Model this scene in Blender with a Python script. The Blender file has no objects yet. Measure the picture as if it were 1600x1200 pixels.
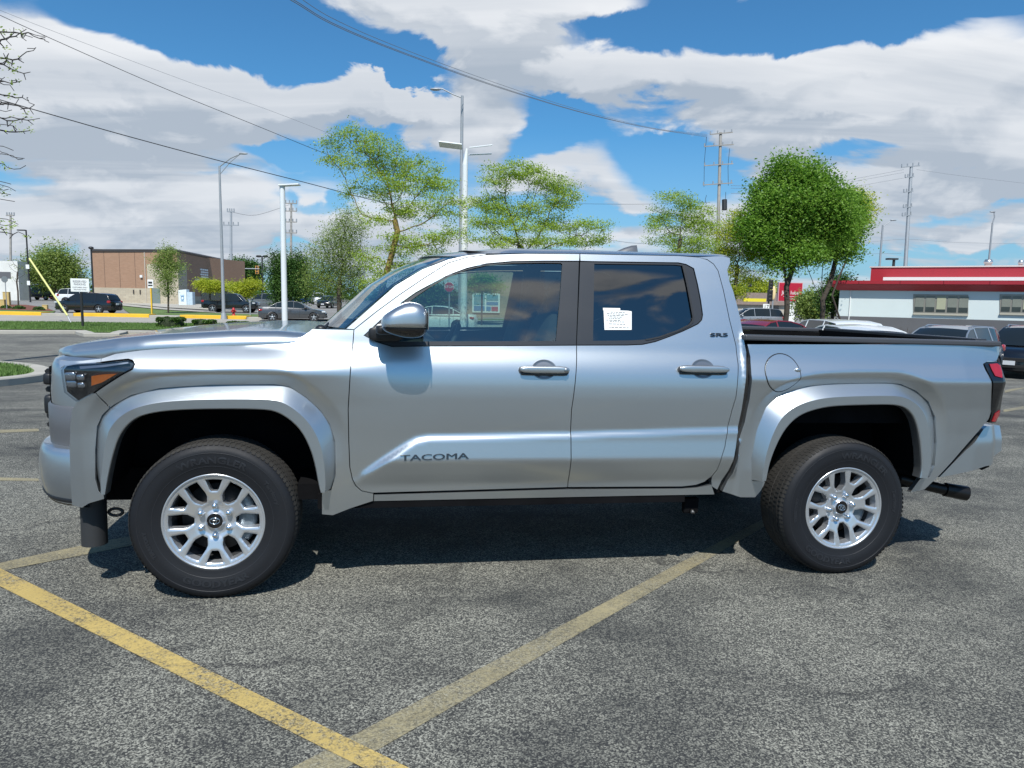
import bpy, bmesh, math, random
import numpy as np
from mathutils import Vector, Matrix
from mathutils.geometry import delaunay_2d_cdt
rnd = random.Random(7)
nrs = np.random.RandomState(11)
scene = bpy.context.scene
COL = scene.collection
# ------------------------------------------------------------------ camera
FPX = 1105.1; CAM = Vector((.8138, -4.4143, 1.4713)); YAW = .179; PIT = .1198; ROL = .019; TILT = .0145
_fw = Vector((math.sin(YAW)*math.cos(PIT), math.cos(YAW)*math.cos(PIT), -math.sin(PIT)))
_r = Vector((math.cos(YAW), -math.sin(YAW), 0)); _u = _r.cross(_fw)
_rt = _r*math.cos(ROL)+_u*math.sin(ROL); _up = -_r*math.sin(ROL)+_u*math.cos(ROL)
cd = bpy.data.cameras.new('camera'); cam = bpy.data.objects.new('camera', cd); COL.objects.link(cam)
cam.matrix_world = Matrix(((_rt.x, _up.x, -_fw.x, CAM.x), (_rt.y, _up.y, -_fw.y, CAM.y), (_rt.z, _up.z, -_fw.z, CAM.z), (0, 0, 0, 1)))
cd.sensor_width = 36; cd.sensor_fit = 'HORIZONTAL'; cd.lens = 36*FPX/1600
cd.clip_start = .05; cd.clip_end = 5000
scene.camera = cam
scene.render.resolution_x = 1024; scene.render.resolution_y = 768
scene.render.engine = 'CYCLES'
scene.view_settings.view_transform = 'Standard'; scene.view_settings.look = 'None'
scene.view_settings.gamma = 1; scene.view_settings.use_curve_mapping = False
scene.view_settings.exposure = EXPO = .2
scene.cycles.max_bounces = 8; scene.cycles.transparent_max_bounces = 24

# pixel of the photograph -> world
def ray(px, py): return _fw+_rt*((px-800)/FPX)+_up*((600-py)/FPX)
def at(px, py, depth): return CAM+ray(px, py)*depth
def sm(t):
    t = min(1., max(0., t)); return t*t*(3-2*t)
def gz(x, y):
    near = -.0145*max(-12, min(14, x))
    dd = (x-CAM.x)*math.sin(YAW)+(y-CAM.y)*math.cos(YAW)
    return near*(1-sm((y-3)/16))-.45*sm((y-3)/14)*(1-.8*sm((dd-62)/30))-.42*sm((x-13)/9)*sm((y-3)/10)*(1-sm((dd-50)/30))
def gp(px, py):
    d = ray(px, py); s = 1.
    z = 0
    for i in range(40):
        s = (z-CAM.z)/d.z; p = CAM+d*s; z = .5*z+.5*gz(p.x, p.y)
    return Vector((p.x, p.y, gz(p.x, p.y)))
def gd(px, depth):           # ground point at a pixel column and camera depth
    p = at(px, 470, depth); return Vector((p.x, p.y, gz(p.x, p.y)))

# ------------------------------------------------------------------ sun and sky
SUN = Vector((-.10, -.70, 1)).normalized()
sl = bpy.data.lights.new('sun', 'SUN'); sl.energy = 4.9; sl.angle = math.radians(.53); sl.color = (1, .965, .9)
so = bpy.data.objects.new('sun', sl); COL.objects.link(so)
so.rotation_euler = SUN.to_track_quat('Z', 'Y').to_euler()
world = bpy.data.worlds.new('World'); scene.world = world; world.use_nodes = True

class NT:
    def __init__(s, nt): s.nt = nt; s.n = nt.nodes; s.l = nt.links
    def put(s, sock, v):
        if isinstance(v, bpy.types.NodeSocket): s.l.new(v, sock)
        elif isinstance(v, (tuple, list)) and len(v) == 3 and sock.type == 'RGBA': sock.default_value = (*v, 1)
        else: sock.default_value = v
    def math(s, op, a, b=None, c=None, clamp=False):
        n = s.n.new('ShaderNodeMath'); n.operation = op; n.use_clamp = clamp
        for i, v in enumerate((a, b, c)):
            if v is not None: s.put(n.inputs[i], v)
        return n.outputs[0]
    def vm(s, op, a, b=None, c=None):
        n = s.n.new('ShaderNodeVectorMath'); n.operation = op
        for i, v in enumerate((a, b, c)):
            if v is not None: s.put(n.inputs[i], v)
        return n.outputs['Value'] if op in ('LENGTH', 'DOT_PRODUCT', 'DISTANCE') else n.outputs[0]
    def mr(s, v, a, b, c=0., d=1., kind='LINEAR'):
        n = s.n.new('ShaderNodeMapRange'); n.interpolation_type = kind
        s.put(n.inputs[0], v)
        for i, q in enumerate((a, b, c, d)): s.put(n.inputs[i+1], q)
        return n.outputs[0]
    def mix(s, f, a, b, mode='MIX'):
        n = s.n.new('ShaderNodeMix'); n.data_type = 'RGBA'; n.blend_type = mode
        s.put(n.inputs[0], f); s.put(n.inputs[6], a); s.put(n.inputs[7], b)
        return n.outputs[2]
    def noise(s, vec, scale, detail=4, rough=.5, dist=0., dim='3D'):
        n = s.n.new('ShaderNodeTexNoise'); n.noise_dimensions = dim
        if vec is not None: s.put(n.inputs['Vector'], vec)
        n.inputs['Scale'].default_value = scale; n.inputs['Detail'].default_value = detail
        n.inputs['Roughness'].default_value = rough; n.inputs['Distortion'].default_value = dist
        return n.outputs[0]
    def vor(s, vec, scale, feature='F1', out=0):
        n = s.n.new('ShaderNodeTexVoronoi'); n.feature = feature
        if vec is not None: s.put(n.inputs['Vector'], vec)
        n.inputs['Scale'].default_value = scale
        return n.outputs[out]
    def comb(s, x, y, z=0.):
        n = s.n.new('ShaderNodeCombineXYZ')
        for i, v in enumerate((x, y, z)): s.put(n.inputs[i], v)
        return n.outputs[0]
    def sep(s, v):
        n = s.n.new('ShaderNodeSeparateXYZ'); s.put(n.inputs[0], v); return n.outputs
    def bump(s, h, strength=.3, dist=.01, normal=None):
        n = s.n.new('ShaderNodeBump'); n.inputs['Strength'].default_value = strength
        n.inputs['Distance'].default_value = dist; s.put(n.inputs['Height'], h)
        if normal is not None: s.put(n.inputs['Normal'], normal)
        return n.outputs[0]

# cloud masses of the photographed sky: direction (azimuth, elevation) blobs added to a fractal cloud layer
BL = [  # px, py, rx, ry, weight
 (60, 110, 200, 75, .40), (200, 140, 190, 62, .38), (400, 165, 175, 42, .34), (500, 150, 70, 32, .22), (90, 215, 330, 50, .30), (60, 300, 330, 80, .22), (300, 300, 260, 34, .24), (380, 385, 380, 60, .20),
 (700, 180, 150, 52, .40), (585, 150, 80, 32, .26), (745, 20, 215, 66, .46), (880, 10, 110, 40, .25), (860, 120, 130, 40, .34), (1060, 125, 190, 66, .42), (1330, 120, 260, 58, .42), (1500, 190, 160, 80, .34),
 (1420, 290, 300, 110, .30), (925, 285, 120, 52, .38), (1180, 240, 110, 40, .22), (1250, 190, 200, 44, .30), (800, 400, 900, 60, .14), (700, 345, 130, 22, .16),
 (340, 45, 210, 62, -.55), (560, 60, 110, 60, -.40), (590, 95, 110, 24, -.30), (1330, 22, 420, 38, -.50), (1045, 262, 105, 42, -.42), (855, 205, 55, 42, -.42),
 (450, 238, 75, 18, -.30), (590, 235, 60, 42, -.26), (500, 318, 70, 16, -.22), (790, 345, 120, 30, -.16), (1000, 350, 120, 26, -.18), (1010, 175, 60, 12, -.12), (640, 115, 60, 12, -.2), (240, 345, 90, 10, -.12), (80, 250, 120, 12, -.12), (1330, 250, 60, 16, -.30), (1500, 330, 90, 14, -.24), (1310, 185, 40, 14, -.2), (130, 395, 160, 8, -.14), (480, 395, 120, 8, -.14), (250, 262, 90, 8, -.12), (1480, 400, 120, 10, -.16)]
grp = bpy.data.node_groups.new('cloud_density', 'ShaderNodeTree')
grp.interface.new_socket('Dir', in_out='INPUT', socket_type='NodeSocketVector')
grp.interface.new_socket('Density', in_out='OUTPUT', socket_type='NodeSocketFloat')
g = NT(grp); gi = g.n.new('NodeGroupInput'); go = g.n.new('NodeGroupOutput')
D = gi.outputs[0]
dn = g.vm('NORMALIZE', D)
x_, y_, z_ = g.sep(dn)[0:3]
a_ = g.vm('DOT_PRODUCT', dn, (math.cos(YAW), -math.sin(YAW), 0)); b_ = g.vm('DOT_PRODUCT', dn, (math.sin(YAW), math.cos(YAW), 0))
az = g.math('ARCTAN2', a_, b_); el = g.math('ARCSINE', z_)
uv = g.comb(az, el)
zz = g.math('ADD', g.math('MAXIMUM', z_, 0.), .16)
bias = g.math('ADD', g.mr(b_, .35, -.25, 0., -.02, 'SMOOTHSTEP'), g.mr(z_, .45, .85, 0., -.14, 'SMOOTHSTEP'))
q = g.comb(g.math('DIVIDE', a_, zz), g.math('DIVIDE', b_, zz))
n1 = g.noise(g.vm('MULTIPLY', q, (.62, 1.0, 1)), 1.5, 7, .58, .2, '2D')
n2 = g.noise(g.vm('MULTIPLY', uv, (1, 1.8, 1)), 7.5, 6, .54, .3, '2D')
vp = g.n.new('ShaderNodeTexVoronoi'); vp.voronoi_dimensions = '2D'; vp.feature = 'F1'; vp.inputs['Scale'].default_value = 15.
g.put(vp.inputs['Vector'], g.vm('ADD', g.vm('MULTIPLY', uv, (1, 1.5, 1)), g.vm('MULTIPLY', g.comb(n1, n2), (.05, .05, 0))))
puff = g.math('SUBTRACT', .42, vp.outputs[0])
acc = g.math('MULTIPLY_ADD', g.math('ADD', g.math('MULTIPLY', n1, .55), g.math('MULTIPLY', n2, .45)), 1.40, g.math('ADD', g.math('MULTIPLY', puff, .13), g.math('ADD', bias, -.21)))
warp = g.vm('MULTIPLY', g.vm('SUBTRACT', g.vm('MULTIPLY', g.comb(n1, n2), (1, 1, 0)), (.5, .5, 0)), (.16, .10, 0))
uw = g.vm('ADD', uv, warp)
for (px, py, rx, ry, w) in BL:
    d = ray(px, py).normalized()
    aa = math.atan2(d.dot(Vector((math.cos(YAW), -math.sin(YAW), 0))), d.dot(Vector((math.sin(YAW), math.cos(YAW), 0)))); ee = math.asin(d.z)
    sx, sy = FPX/rx, FPX/ry
    r_ = g.vm('LENGTH', g.vm('MULTIPLY_ADD', uw, (sx, sy, 0), (-aa*sx, -ee*sy, 0)))
    acc = g.math('MULTIPLY_ADD', g.mr(r_, .35, 1.25, 1., 0., 'SMOOTHSTEP'), w, acc)
back = g.mr(b_, .1, -.2, 0., 1.); az2 = g.comb(a_, z_)
az2 = g.vm('ADD', az2, g.vm('MULTIPLY', warp, (.5, .5, 0)))
for (a0, z0, ra, rz, ww) in ((.34, .572, .08, .026, .36), (.25, .640, .07, .018, .3), (.45, .583, .06, .026, .34), (.53, .548, .05, .020, .34), (.40, .535, .16, .020, .25), (.44, .67, .35, .05, -.16), (.52, .605, .08, .022, -.2)):
    r_ = g.vm('LENGTH', g.vm('MULTIPLY_ADD', az2, (1/ra, 1/rz, 0), (-a0/ra, -z0/rz, 0)))
    acc = g.math('MULTIPLY_ADD', g.math('MULTIPLY', g.mr(r_, .3, 1.4, 1., 0., 'SMOOTHSTEP'), back), ww, acc)
g.l.new(acc, go.inputs[0])

w = NT(world.node_tree); w.n.clear()
out = w.n.new('ShaderNodeOutputWorld'); bg = w.n.new('ShaderNodeBackground'); bg.inputs[1].default_value = .1
w.l.new(bg.outputs[0], out.inputs[0])
sky = w.n.new('ShaderNodeTexSky'); sky.sky_type = 'NISHITA'; sky.sun_disc = False
sky.sun_elevation = math.asin(SUN.z); sky.sun_rotation = math.atan2(SUN.x, SUN.y)
sky.air_density = 1.0; sky.dust_density = .6; sky.ozone_density = 2.2
tc = w.n.new('ShaderNodeTexCoord').outputs['Generated']
def dens(v):
    n = w.n.new('ShaderNodeGroup'); n.node_tree = grp; w.l.new(v, n.inputs[0]); return n.outputs[0]
d0 = dens(tc); d1 = dens(w.vm('ADD', tc, (0, 0, .030))); 
cov = w.mr(d0, .475, .76, 0., 1., 'SMOOTHSTEP')
thick = w.mr(d0, .58, 1.0); above = w.mr(d1, .52, .88, 0., 1., 'SMOOTHSTEP')
rise = w.mr(w.math('SUBTRACT', d1, d0), -.13, .13, 0., 1.)
sx_, sy_, sz_ = w.sep(w.vm('NORMALIZE', tc))[0:3]
zc_ = w.math('ADD', w.math('MAXIMUM', sz_, 0.), .13)
band = w.mr(w.noise(w.comb(w.math('DIVIDE', w.vm('DOT_PRODUCT', tc, (math.cos(YAW), -math.sin(YAW), 0)), w.math('MULTIPLY', zc_, 3.2)), w.math('DIVIDE', w.vm('DOT_PRODUCT', tc, (math.sin(YAW), math.cos(YAW), 0)), w.math('MULTIPLY', zc_, .62))), 1.15, 6, .55, .6, '2D'), .36, .66, 0., 1., 'SMOOTHSTEP')
grey = w.math('MULTIPLY', w.math('ADD', w.math('MULTIPLY', rise, .50), w.math('ADD', w.math('MULTIPLY', band, .42), w.math('MULTIPLY', w.math('ADD', above, thick), .10))), 1., clamp=True)
ccol = w.mix(grey, (7.7, 7.9, 8.2), (3.7, 4.3, 5.1))
dz = w.sep(tc)[2]
ccol = w.mix(w.mr(dz, .0, .30, .45, 0.), ccol, (4.3, 5.0, 5.9))
skyc = w.mix(1., sky.outputs[0], (.40, .86, 1.12), 'MULTIPLY')
skyc = w.mix(w.mr(dz, .02, .22, .55, 0.), skyc, (3.0, 4.5, 6.4))
cov = w.math('MULTIPLY', cov, w.mr(dz, -.02, .03, 0., 1.))
w.l.new(w.mix(cov, skyc, ccol), bg.inputs[0])

# ------------------------------------------------------------------ materials
MATS = {}
def mat(name, col=(.5, .5, .5), rough=.5, metal=0., coat=0., spec=.5, var=0., vscale=3., bump=0., bscale=40., emit=None, tint=None, crough=.03):
    """principled material with procedural colour variation and bump"""
    if name in MATS: return MATS[name]
    m = bpy.data.materials.new(name); m.use_nodes = True; t = NT(m.node_tree)
    p = t.n['Principled BSDF']
    tcn = t.n.new('ShaderNodeTexCoord').outputs['Object']
    nz = t.noise(tcn, vscale, 5, .6)
    f = t.mr(nz, .3, .7)
    if var > 0:
        c2 = tint or tuple(max(0, c*(1-var)) for c in col)
        t.put(p.inputs['Base Color'], t.mix(f, col, c2))
    else: p.inputs['Base Color'].default_value = (*col, 1)
    p.inputs['Roughness'].default_value = rough; p.inputs['Metallic'].default_value = metal
    if var > 0: t.put(p.inputs['Roughness'], t.mr(nz, .3, .7, rough*.92, min(1, rough*1.08)))
    p.inputs['Coat Weight'].default_value = coat; p.inputs['Coat Roughness'].default_value = crough
    p.inputs['Specular IOR Level'].default_value = spec
    if bump > 0: t.put(p.inputs['Normal'], t.bump(t.noise(tcn, bscale, 4, .6), bump, .01))
    if emit: p.inputs['Emission Color'].default_value = (*emit[0], 1); p.inputs['Emission Strength'].default_value = emit[1]
    MATS[name] = m
    return m
def glassmat(name, tintc, refl=1.0, rough=.0, f0=.04):
    """a thin tinted pane: transmission tinted, mirror reflection by fresnel"""
    if name in MATS: return MATS[name]
    m = bpy.data.materials.new(name); m.use_nodes = True; t = NT(m.node_tree); t.n.clear()
    o = t.n.new('ShaderNodeOutputMaterial'); tr = t.n.new('ShaderNodeBsdfTransparent'); gl = t.n.new('ShaderNodeBsdfGlossy')
    tr.inputs[0].default_value = (*tintc, 1); gl.inputs[0].default_value = (refl, refl, refl, 1); gl.inputs['Roughness'].default_value = rough
    lw = t.n.new('ShaderNodeFresnel'); lw.inputs[0].default_value = 1.6
    geo = t.n.new('ShaderNodeNewGeometry')
    mx = t.n.new('ShaderNodeMixShader')
    f = t.math('ADD', t.math('MULTIPLY', lw.outputs[0], t.math('SUBTRACT', 1., geo.outputs['Backfacing'])), f0, clamp=True)
    t.put(mx.inputs[0], f); t.l.new(tr.outputs[0], mx.inputs[1]); t.l.new(gl.outputs[0], mx.inputs[2]); t.l.new(mx.outputs[0], o.inputs[0])
    MATS[name] = m
    return m

# ------------------------------------------------------------------ mesh helpers
class MB:
    """collects shapes into one mesh"""
    def __init__(s): s.v = []; s.f = []; s.m = []; s.sm = []
    def add(s, vs, fs, mi=0, smooth=False):
        o = len(s.v); s.v.extend([tuple(v) for v in vs]); s.f.extend([tuple(i+o for i in f) for f in fs])
        s.m.extend([mi]*len(fs)); s.sm.extend([smooth]*len(fs)); return s
    def box(s, c, d, mi=0, rz=0., M=None, smooth=False):
        hx, hy, hz = d[0]/2, d[1]/2, d[2]/2
        vs = [Vector((x, y, z)) for x in (-hx, hx) for y in (-hy, hy) for z in (-hz, hz)]
        if rz: R = Matrix.Rotation(rz, 3, 'Z'); vs = [R@v for v in vs]
        if M is not None: vs = [M@v for v in vs]
        vs = [v+Vector(c) for v in vs]
        return s.add(vs, [(0, 1, 3, 2), (4, 6, 7, 5), (0, 4, 5, 1), (2, 3, 7, 6), (0, 2, 6, 4), (1, 5, 7, 3)], mi, smooth)
    def tube(s, pts, rad, n=8, mi=0, cap=True, smooth=True):
        pts = [Vector(p) for p in pts]; k = len(pts)
        if not isinstance(rad, (list, tuple)): rad = [rad]*k
        vs = []; prev = None
        for i, p in enumerate(pts):
            t = (pts[min(i+1, k-1)]-pts[max(i-1, 0)])
            t = t.normalized() if t.length > 1e-9 else Vector((0, 0, 1))
            if prev is None: a = t.orthogonal().normalized()
            else:
                a = prev-t*prev.dot(t)
                a = a.normalized() if a.length > 1e-6 else t.orthogonal().normalized()
            prev = a; b = t.cross(a)
            for j in range(n):
                th = 2*math.pi*j/n; vs.append(p+(a*math.cos(th)+b*math.sin(th))*rad[i])
        fs = [(i*n+j, i*n+(j+1) % n, (i+1)*n+(j+1) % n, (i+1)*n+j) for i in range(k-1) for j in range(n)]
        s.add(vs, fs, mi, smooth)
        if cap:
            s.add(vs[:n], [tuple(range(n))[::-1]], mi); s.add(vs[-n:], [tuple(range(n))], mi)
        return s
    def grid(s, P, mi=0, smooth=True, flip=False, close=False):
        """P[i][j] rows of points"""
        r = len(P); c = len(P[0]); vs = [p for row in P for p in row]
        fs = []
        for i in range(r-1):
            for j in range(c if close else c-1):
                q = (i*c+j, i*c+(j+1) % c, (i+1)*c+(j+1) % c, (i+1)*c+j)
                fs.append(q[::-1] if flip else q)
        return s.add(vs, fs, mi, smooth)
    def prism(s, poly, z0, z1, mi=0, M=None):
        """poly in xy extruded along z (M maps it elsewhere)"""
        n = len(poly); vs = [Vector((p[0], p[1], z0)) for p in poly]+[Vector((p[0], p[1], z1)) for p in poly]
        if M is not None: vs = [M@v for v in vs]
        return s.add(vs, [tuple(range(n))[::-1], tuple(range(n, 2*n))]+[(i, (i+1) % n, n+(i+1) % n, n+i) for i in range(n)], mi)
    def rev(s, prof, n=32, mi=0, axis='Y', c=(0, 0, 0), smooth=True):
        """prof: (r, t) pairs turned about an axis"""
        P = []
        for (r, t) in prof:
            row = []
            for j in range(n):
                a = 2*math.pi*j/n; u, v = r*math.cos(a), r*math.sin(a)
                row.append(Vector((u, t, v) if axis == 'Y' else ((u, v, t) if axis == 'Z' else (t, u, v)))+Vector(c))
            P.append(row)
        return s.grid(P, mi, smooth, close=True)
    def ell(s, c, r, e=1., n=24, m=14, mi=0, M=None, e2=None):
        """super-ellipsoid; e<1 is boxier"""
        e2 = e2 or e
        sg = lambda x, p: math.copysign(abs(x)**p, x)
        P = []
        for i in range(m+1):
            ph = -math.pi/2+math.pi*i/m; row = []
            for j in range(n):
                th = 2*math.pi*j/n
                v = Vector((r[0]*sg(math.cos(ph), e2)*sg(math.cos(th), e), r[1]*sg(math.cos(ph), e2)*sg(math.sin(th), e), r[2]*sg(math.sin(ph), e2)))
                if M is not None: v = M@v
                row.append(v+Vector(c))
            P.append(row)
        return s.grid(P, mi, True, close=True)
    def build(s, name, mats, parent=None, bevel=0., loc=None):
        me = bpy.data.meshes.new(name); me.from_pydata(s.v, [], s.f)
        if not isinstance(mats, (list, tuple)): mats = [mats]
        for m in mats: me.materials.append(m)
        me.polygons.foreach_set('material_index', s.m); me.polygons.foreach_set('use_smooth', s.sm)
        me.update()
        o = bpy.data.objects.new(name, me); COL.objects.link(o)
        if parent is not None: o.parent = parent
        if loc is not None: o.location = loc
        if bevel > 0:
            b = o.modifiers.new('bevel', 'BEVEL'); b.width = bevel; b.segments = 2; b.limit_method = 'ANGLE'; b.angle_limit = math.radians(40)
        return o
def recalc(o, inside=False):
    b = bmesh.new(); b.from_mesh(o.data); bmesh.ops.recalc_face_normals(b, faces=b.faces)
    b.to_mesh(o.data); b.free()
def tag(o, label=None, cat=None, group=None, kind=None):
    if label: o['label'] = label
    if cat: o['category'] = cat
    if group: o['group'] = group
    if kind: o['kind'] = kind
    return o
def empty(name, loc, rz=0., label=None, cat=None, group=None):
    o = bpy.data.objects.new(name, None); COL.objects.link(o); o.location = loc; o.rotation_euler = (0, 0, rz)
    o.empty_display_size = .2
    return tag(o, label, cat, group)
def copy_tree(o, parent=None):
    c = o.copy(); COL.objects.link(c)
    if parent is not None: c.parent = parent
    for ch in list(o.children): copy_tree(ch, c)
    return c
def text_mesh(s, size, depth=.002, font_scale=(1, 1), align='CENTER', offset=0.):
    cu = bpy.data.curves.new('txt', 'FONT'); cu.body = s; cu.size = size; cu.extrude = depth; cu.align_x = align; cu.align_y = 'CENTER'; cu.offset = offset
    cu.resolution_u = 3
    o = bpy.data.objects.new('txt', cu); COL.objects.link(o)
    dg = bpy.context.evaluated_depsgraph_get(); me = bpy.data.meshes.new_from_object(o.evaluated_get(dg))
    vs = [Vector((v.co.x*font_scale[0], v.co.y*font_scale[1], v.co.z)) for v in me.vertices]; fs = [tuple(p.vertices) for p in me.polygons]
    bpy.data.objects.remove(o); bpy.data.curves.remove(cu); bpy.data.meshes.remove(me)
    return vs, fs

# numpy polygon helpers
def inpoly(P, poly):
    x, y = P[:, 0], P[:, 1]; ins = np.zeros(len(P), bool); n = len(poly)
    for i in range(n):
        x1, y1 = poly[i]; x2, y2 = poly[(i+1) % n]
        c = ((y1 > y) != (y2 > y)); 
        with np.errstate(divide='ignore', invalid='ignore'):
            xi = (x2-x1)*(y-y1)/(y2-y1+1e-30)+x1
        ins ^= c & (x < xi)
    return ins
def dpoly(P, pl, closed=False):
    """distance of points to a polyline"""
    best = np.full(len(P), 1e9); n = len(pl)
    for i in range(n if closed else n-1):
        a = np.array(pl[i]); b = np.array(pl[(i+1) % n]); ab = b-a
        t = np.clip(((P-a)@ab)/(ab@ab+1e-12), 0, 1)
        best = np.minimum(best, np.hypot(*(P-(a+t[:, None]*ab)).T))
    return best
def resample(poly, res, closed=True):
    out = []; n = len(poly)
    for i in range(n if closed else n-1):
        a = np.array(poly[i], float); b = np.array(poly[(i+1) % n], float); k = max(1, int(round(np.hypot(*(b-a))/res)))
        for j in range(k): out.append(a+(b-a)*j/k)
    if not closed: out.append(np.array(poly[-1], float))
    return np.array(out)
def area(poly):
    p = np.array(poly); return .5*np.sum(p[:, 0]*np.roll(p[:, 1], -1)-np.roll(p[:, 0], -1)*p[:, 1])
def inset(poly, d):
    p = np.array(poly, float)
    if area(p) < 0: p = p[::-1]
    n = len(p); o = []
    for i in range(n):
        e1 = p[i]-p[i-1]; e2 = p[(i+1) % n]-p[i]
        e1 = e1/(np.hypot(*e1)+1e-9); e2 = e2/(np.hypot(*e2)+1e-9)
        n1 = np.array([-e1[1], e1[0]]); n2 = np.array([-e2[1], e2[0]]); b = n1+n2; L = b@b
        b = b*2/L if L > .8 else n1
        o.append(p[i]+b*d)
    return np.array(o)
def smoothpoly(pl, it=1, closed=False):
    p = [np.array(q, float) for q in pl]
    for _ in range(it):
        o = [] if closed else [p[0]]
        n = len(p)
        for i in range(n if closed else n-1):
            a, b = p[i], p[(i+1) % n]; o += [a*.75+b*.25, a*.25+b*.75]
        if not closed: o.append(p[-1])
        p = o
    return p
def sheet2d(poly, holes, res, extra=None):
    """constrained triangulation of a polygon with grid points inside; returns points, triangles, boundary loops"""
    loops = [resample(poly, res)]+[resample(h, res) for h in holes]
    pts = []; edges = []; ranges = []
    for L in loops:
        o = len(pts); pts += [tuple(p) for p in L]; edges += [(o+i, o+(i+1) % len(L)) for i in range(len(L))]; ranges.append((o, len(L)))
    lo = loops[0].min(0); hi = loops[0].max(0)
    gx, gy = np.meshgrid(np.arange(lo[0]+res*.5, hi[0], res), np.arange(lo[1]+res*.5, hi[1], res))
    gx[1::2] += res*.5
    G = np.stack([gx.ravel(), gy.ravel()], 1); k = inpoly(G, loops[0])
    for h in loops[1:]: k &= ~inpoly(G, h)
    G = G[k]
    if len(G):
        for L in loops: G = G[dpoly(G, L, True) > res*.45] if len(G) else G
    pts += [tuple(p) for p in G]
    vo, eo, fo, *_ = delaunay_2d_cdt([Vector(p) for p in pts], edges, [], 0, 1e-6)
    V = np.array([tuple(v) for v in vo]); F = np.array([f for f in fo if len(f) == 3])
    C = V[F].mean(1); k = inpoly(C, loops[0])
    for h in loops[1:]: k &= ~inpoly(C, h)
    F = F[k]; e1 = V[F[:, 1]]-V[F[:, 0]]; e2 = V[F[:, 2]]-V[F[:, 0]]; ar = np.abs(e1[:, 0]*e2[:, 1]-e1[:, 1]*e2[:, 0])/2
    L2 = np.maximum(np.maximum((e1**2).sum(1), (e2**2).sum(1)), ((e2-e1)**2).sum(1))
    return V, F[ar > L2*.012]
def lift(mb, poly, holes, res, W, side=-1, off=0., mi=0, thick=.016, shrink=0., smooth=True):
    """a body panel: the polygon (x,z) lifted onto y = side*(W(x,z)+off), with a folded edge"""
    if shrink: poly = inset(poly, shrink)
    V, F = sheet2d(poly, holes, res)
    w = (W(V[:, 0], V[:, 1]) if callable(W) else np.full(len(V), W))+off
    vs = [(x, side*ww, z) for (x, z), ww in zip(V, w)]
    fs = []
    for a, b, c in F:
        ar = (V[b]-V[a])[0]*(V[c]-V[a])[1]-(V[b]-V[a])[1]*(V[c]-V[a])[0]
        ccw = ar > 0
        fs.append((a, b, c) if ccw == (side < 0) else (a, c, b))
    mb.add(vs, [tuple(int(i) for i in f) for f in fs], mi, smooth)
    if thick:
        cnt = {}
        for f in fs:
            for i in range(3):
                e = (f[i], f[(i+1) % 3]); k = (min(e), max(e)); cnt.setdefault(k, []).append(e)
        for k, es in cnt.items():
            if len(es) == 1:
                a, b = es[0]; A = vs[a]; B = vs[b]
                A2 = (A[0], A[1]-side*thick, A[2]); B2 = (B[0], B[1]-side*thick, B[2])
                mb.add([B, A, A2, B2], [(0, 1, 2, 3)], mi)
    return mb
# ================================================================== the setting
def fastmesh(name, V, F, mats, parent=None, mi=None, smooth=False):
    V = np.asarray(V, np.float32); F = np.asarray(F, np.int32); k = F.shape[1]
    me = bpy.data.meshes.new(name); me.vertices.add(len(V)); me.vertices.foreach_set('co', V.ravel())
    me.loops.add(F.size); me.loops.foreach_set('vertex_index', F.ravel()); me.polygons.add(len(F))
    me.polygons.foreach_set('loop_start', np.arange(0, F.size, k, dtype=np.int32))
    if mi is not None: me.polygons.foreach_set('material_index', np.asarray(mi, np.int32))
    me.polygons.foreach_set('use_smooth', np.full(len(F), smooth))
    for m in (mats if isinstance(mats, (list, tuple)) else [mats]): me.materials.append(m)
    me.update(calc_edges=True); me.validate()
    o = bpy.data.objects.new(name, me); COL.objects.link(o)
    if parent is not None: o.parent = parent
    return o
E1 = Vector((math.cos(YAW), -math.sin(YAW), 0)); E2 = Vector((math.sin(YAW), math.cos(YAW), 0))
def fr(r, d):
    p = Vector((CAM.x, CAM.y, 0))+E1*r+E2*d; return (p.x, p.y)
def up_nodes(name):
    m = bpy.data.materials.new(name); m.use_nodes = True; MATS[name] = m
    t = NT(m.node_tree); return m, t, t.n['Principled BSDF'], t.n.new('ShaderNodeTexCoord').outputs['Object']
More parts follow.
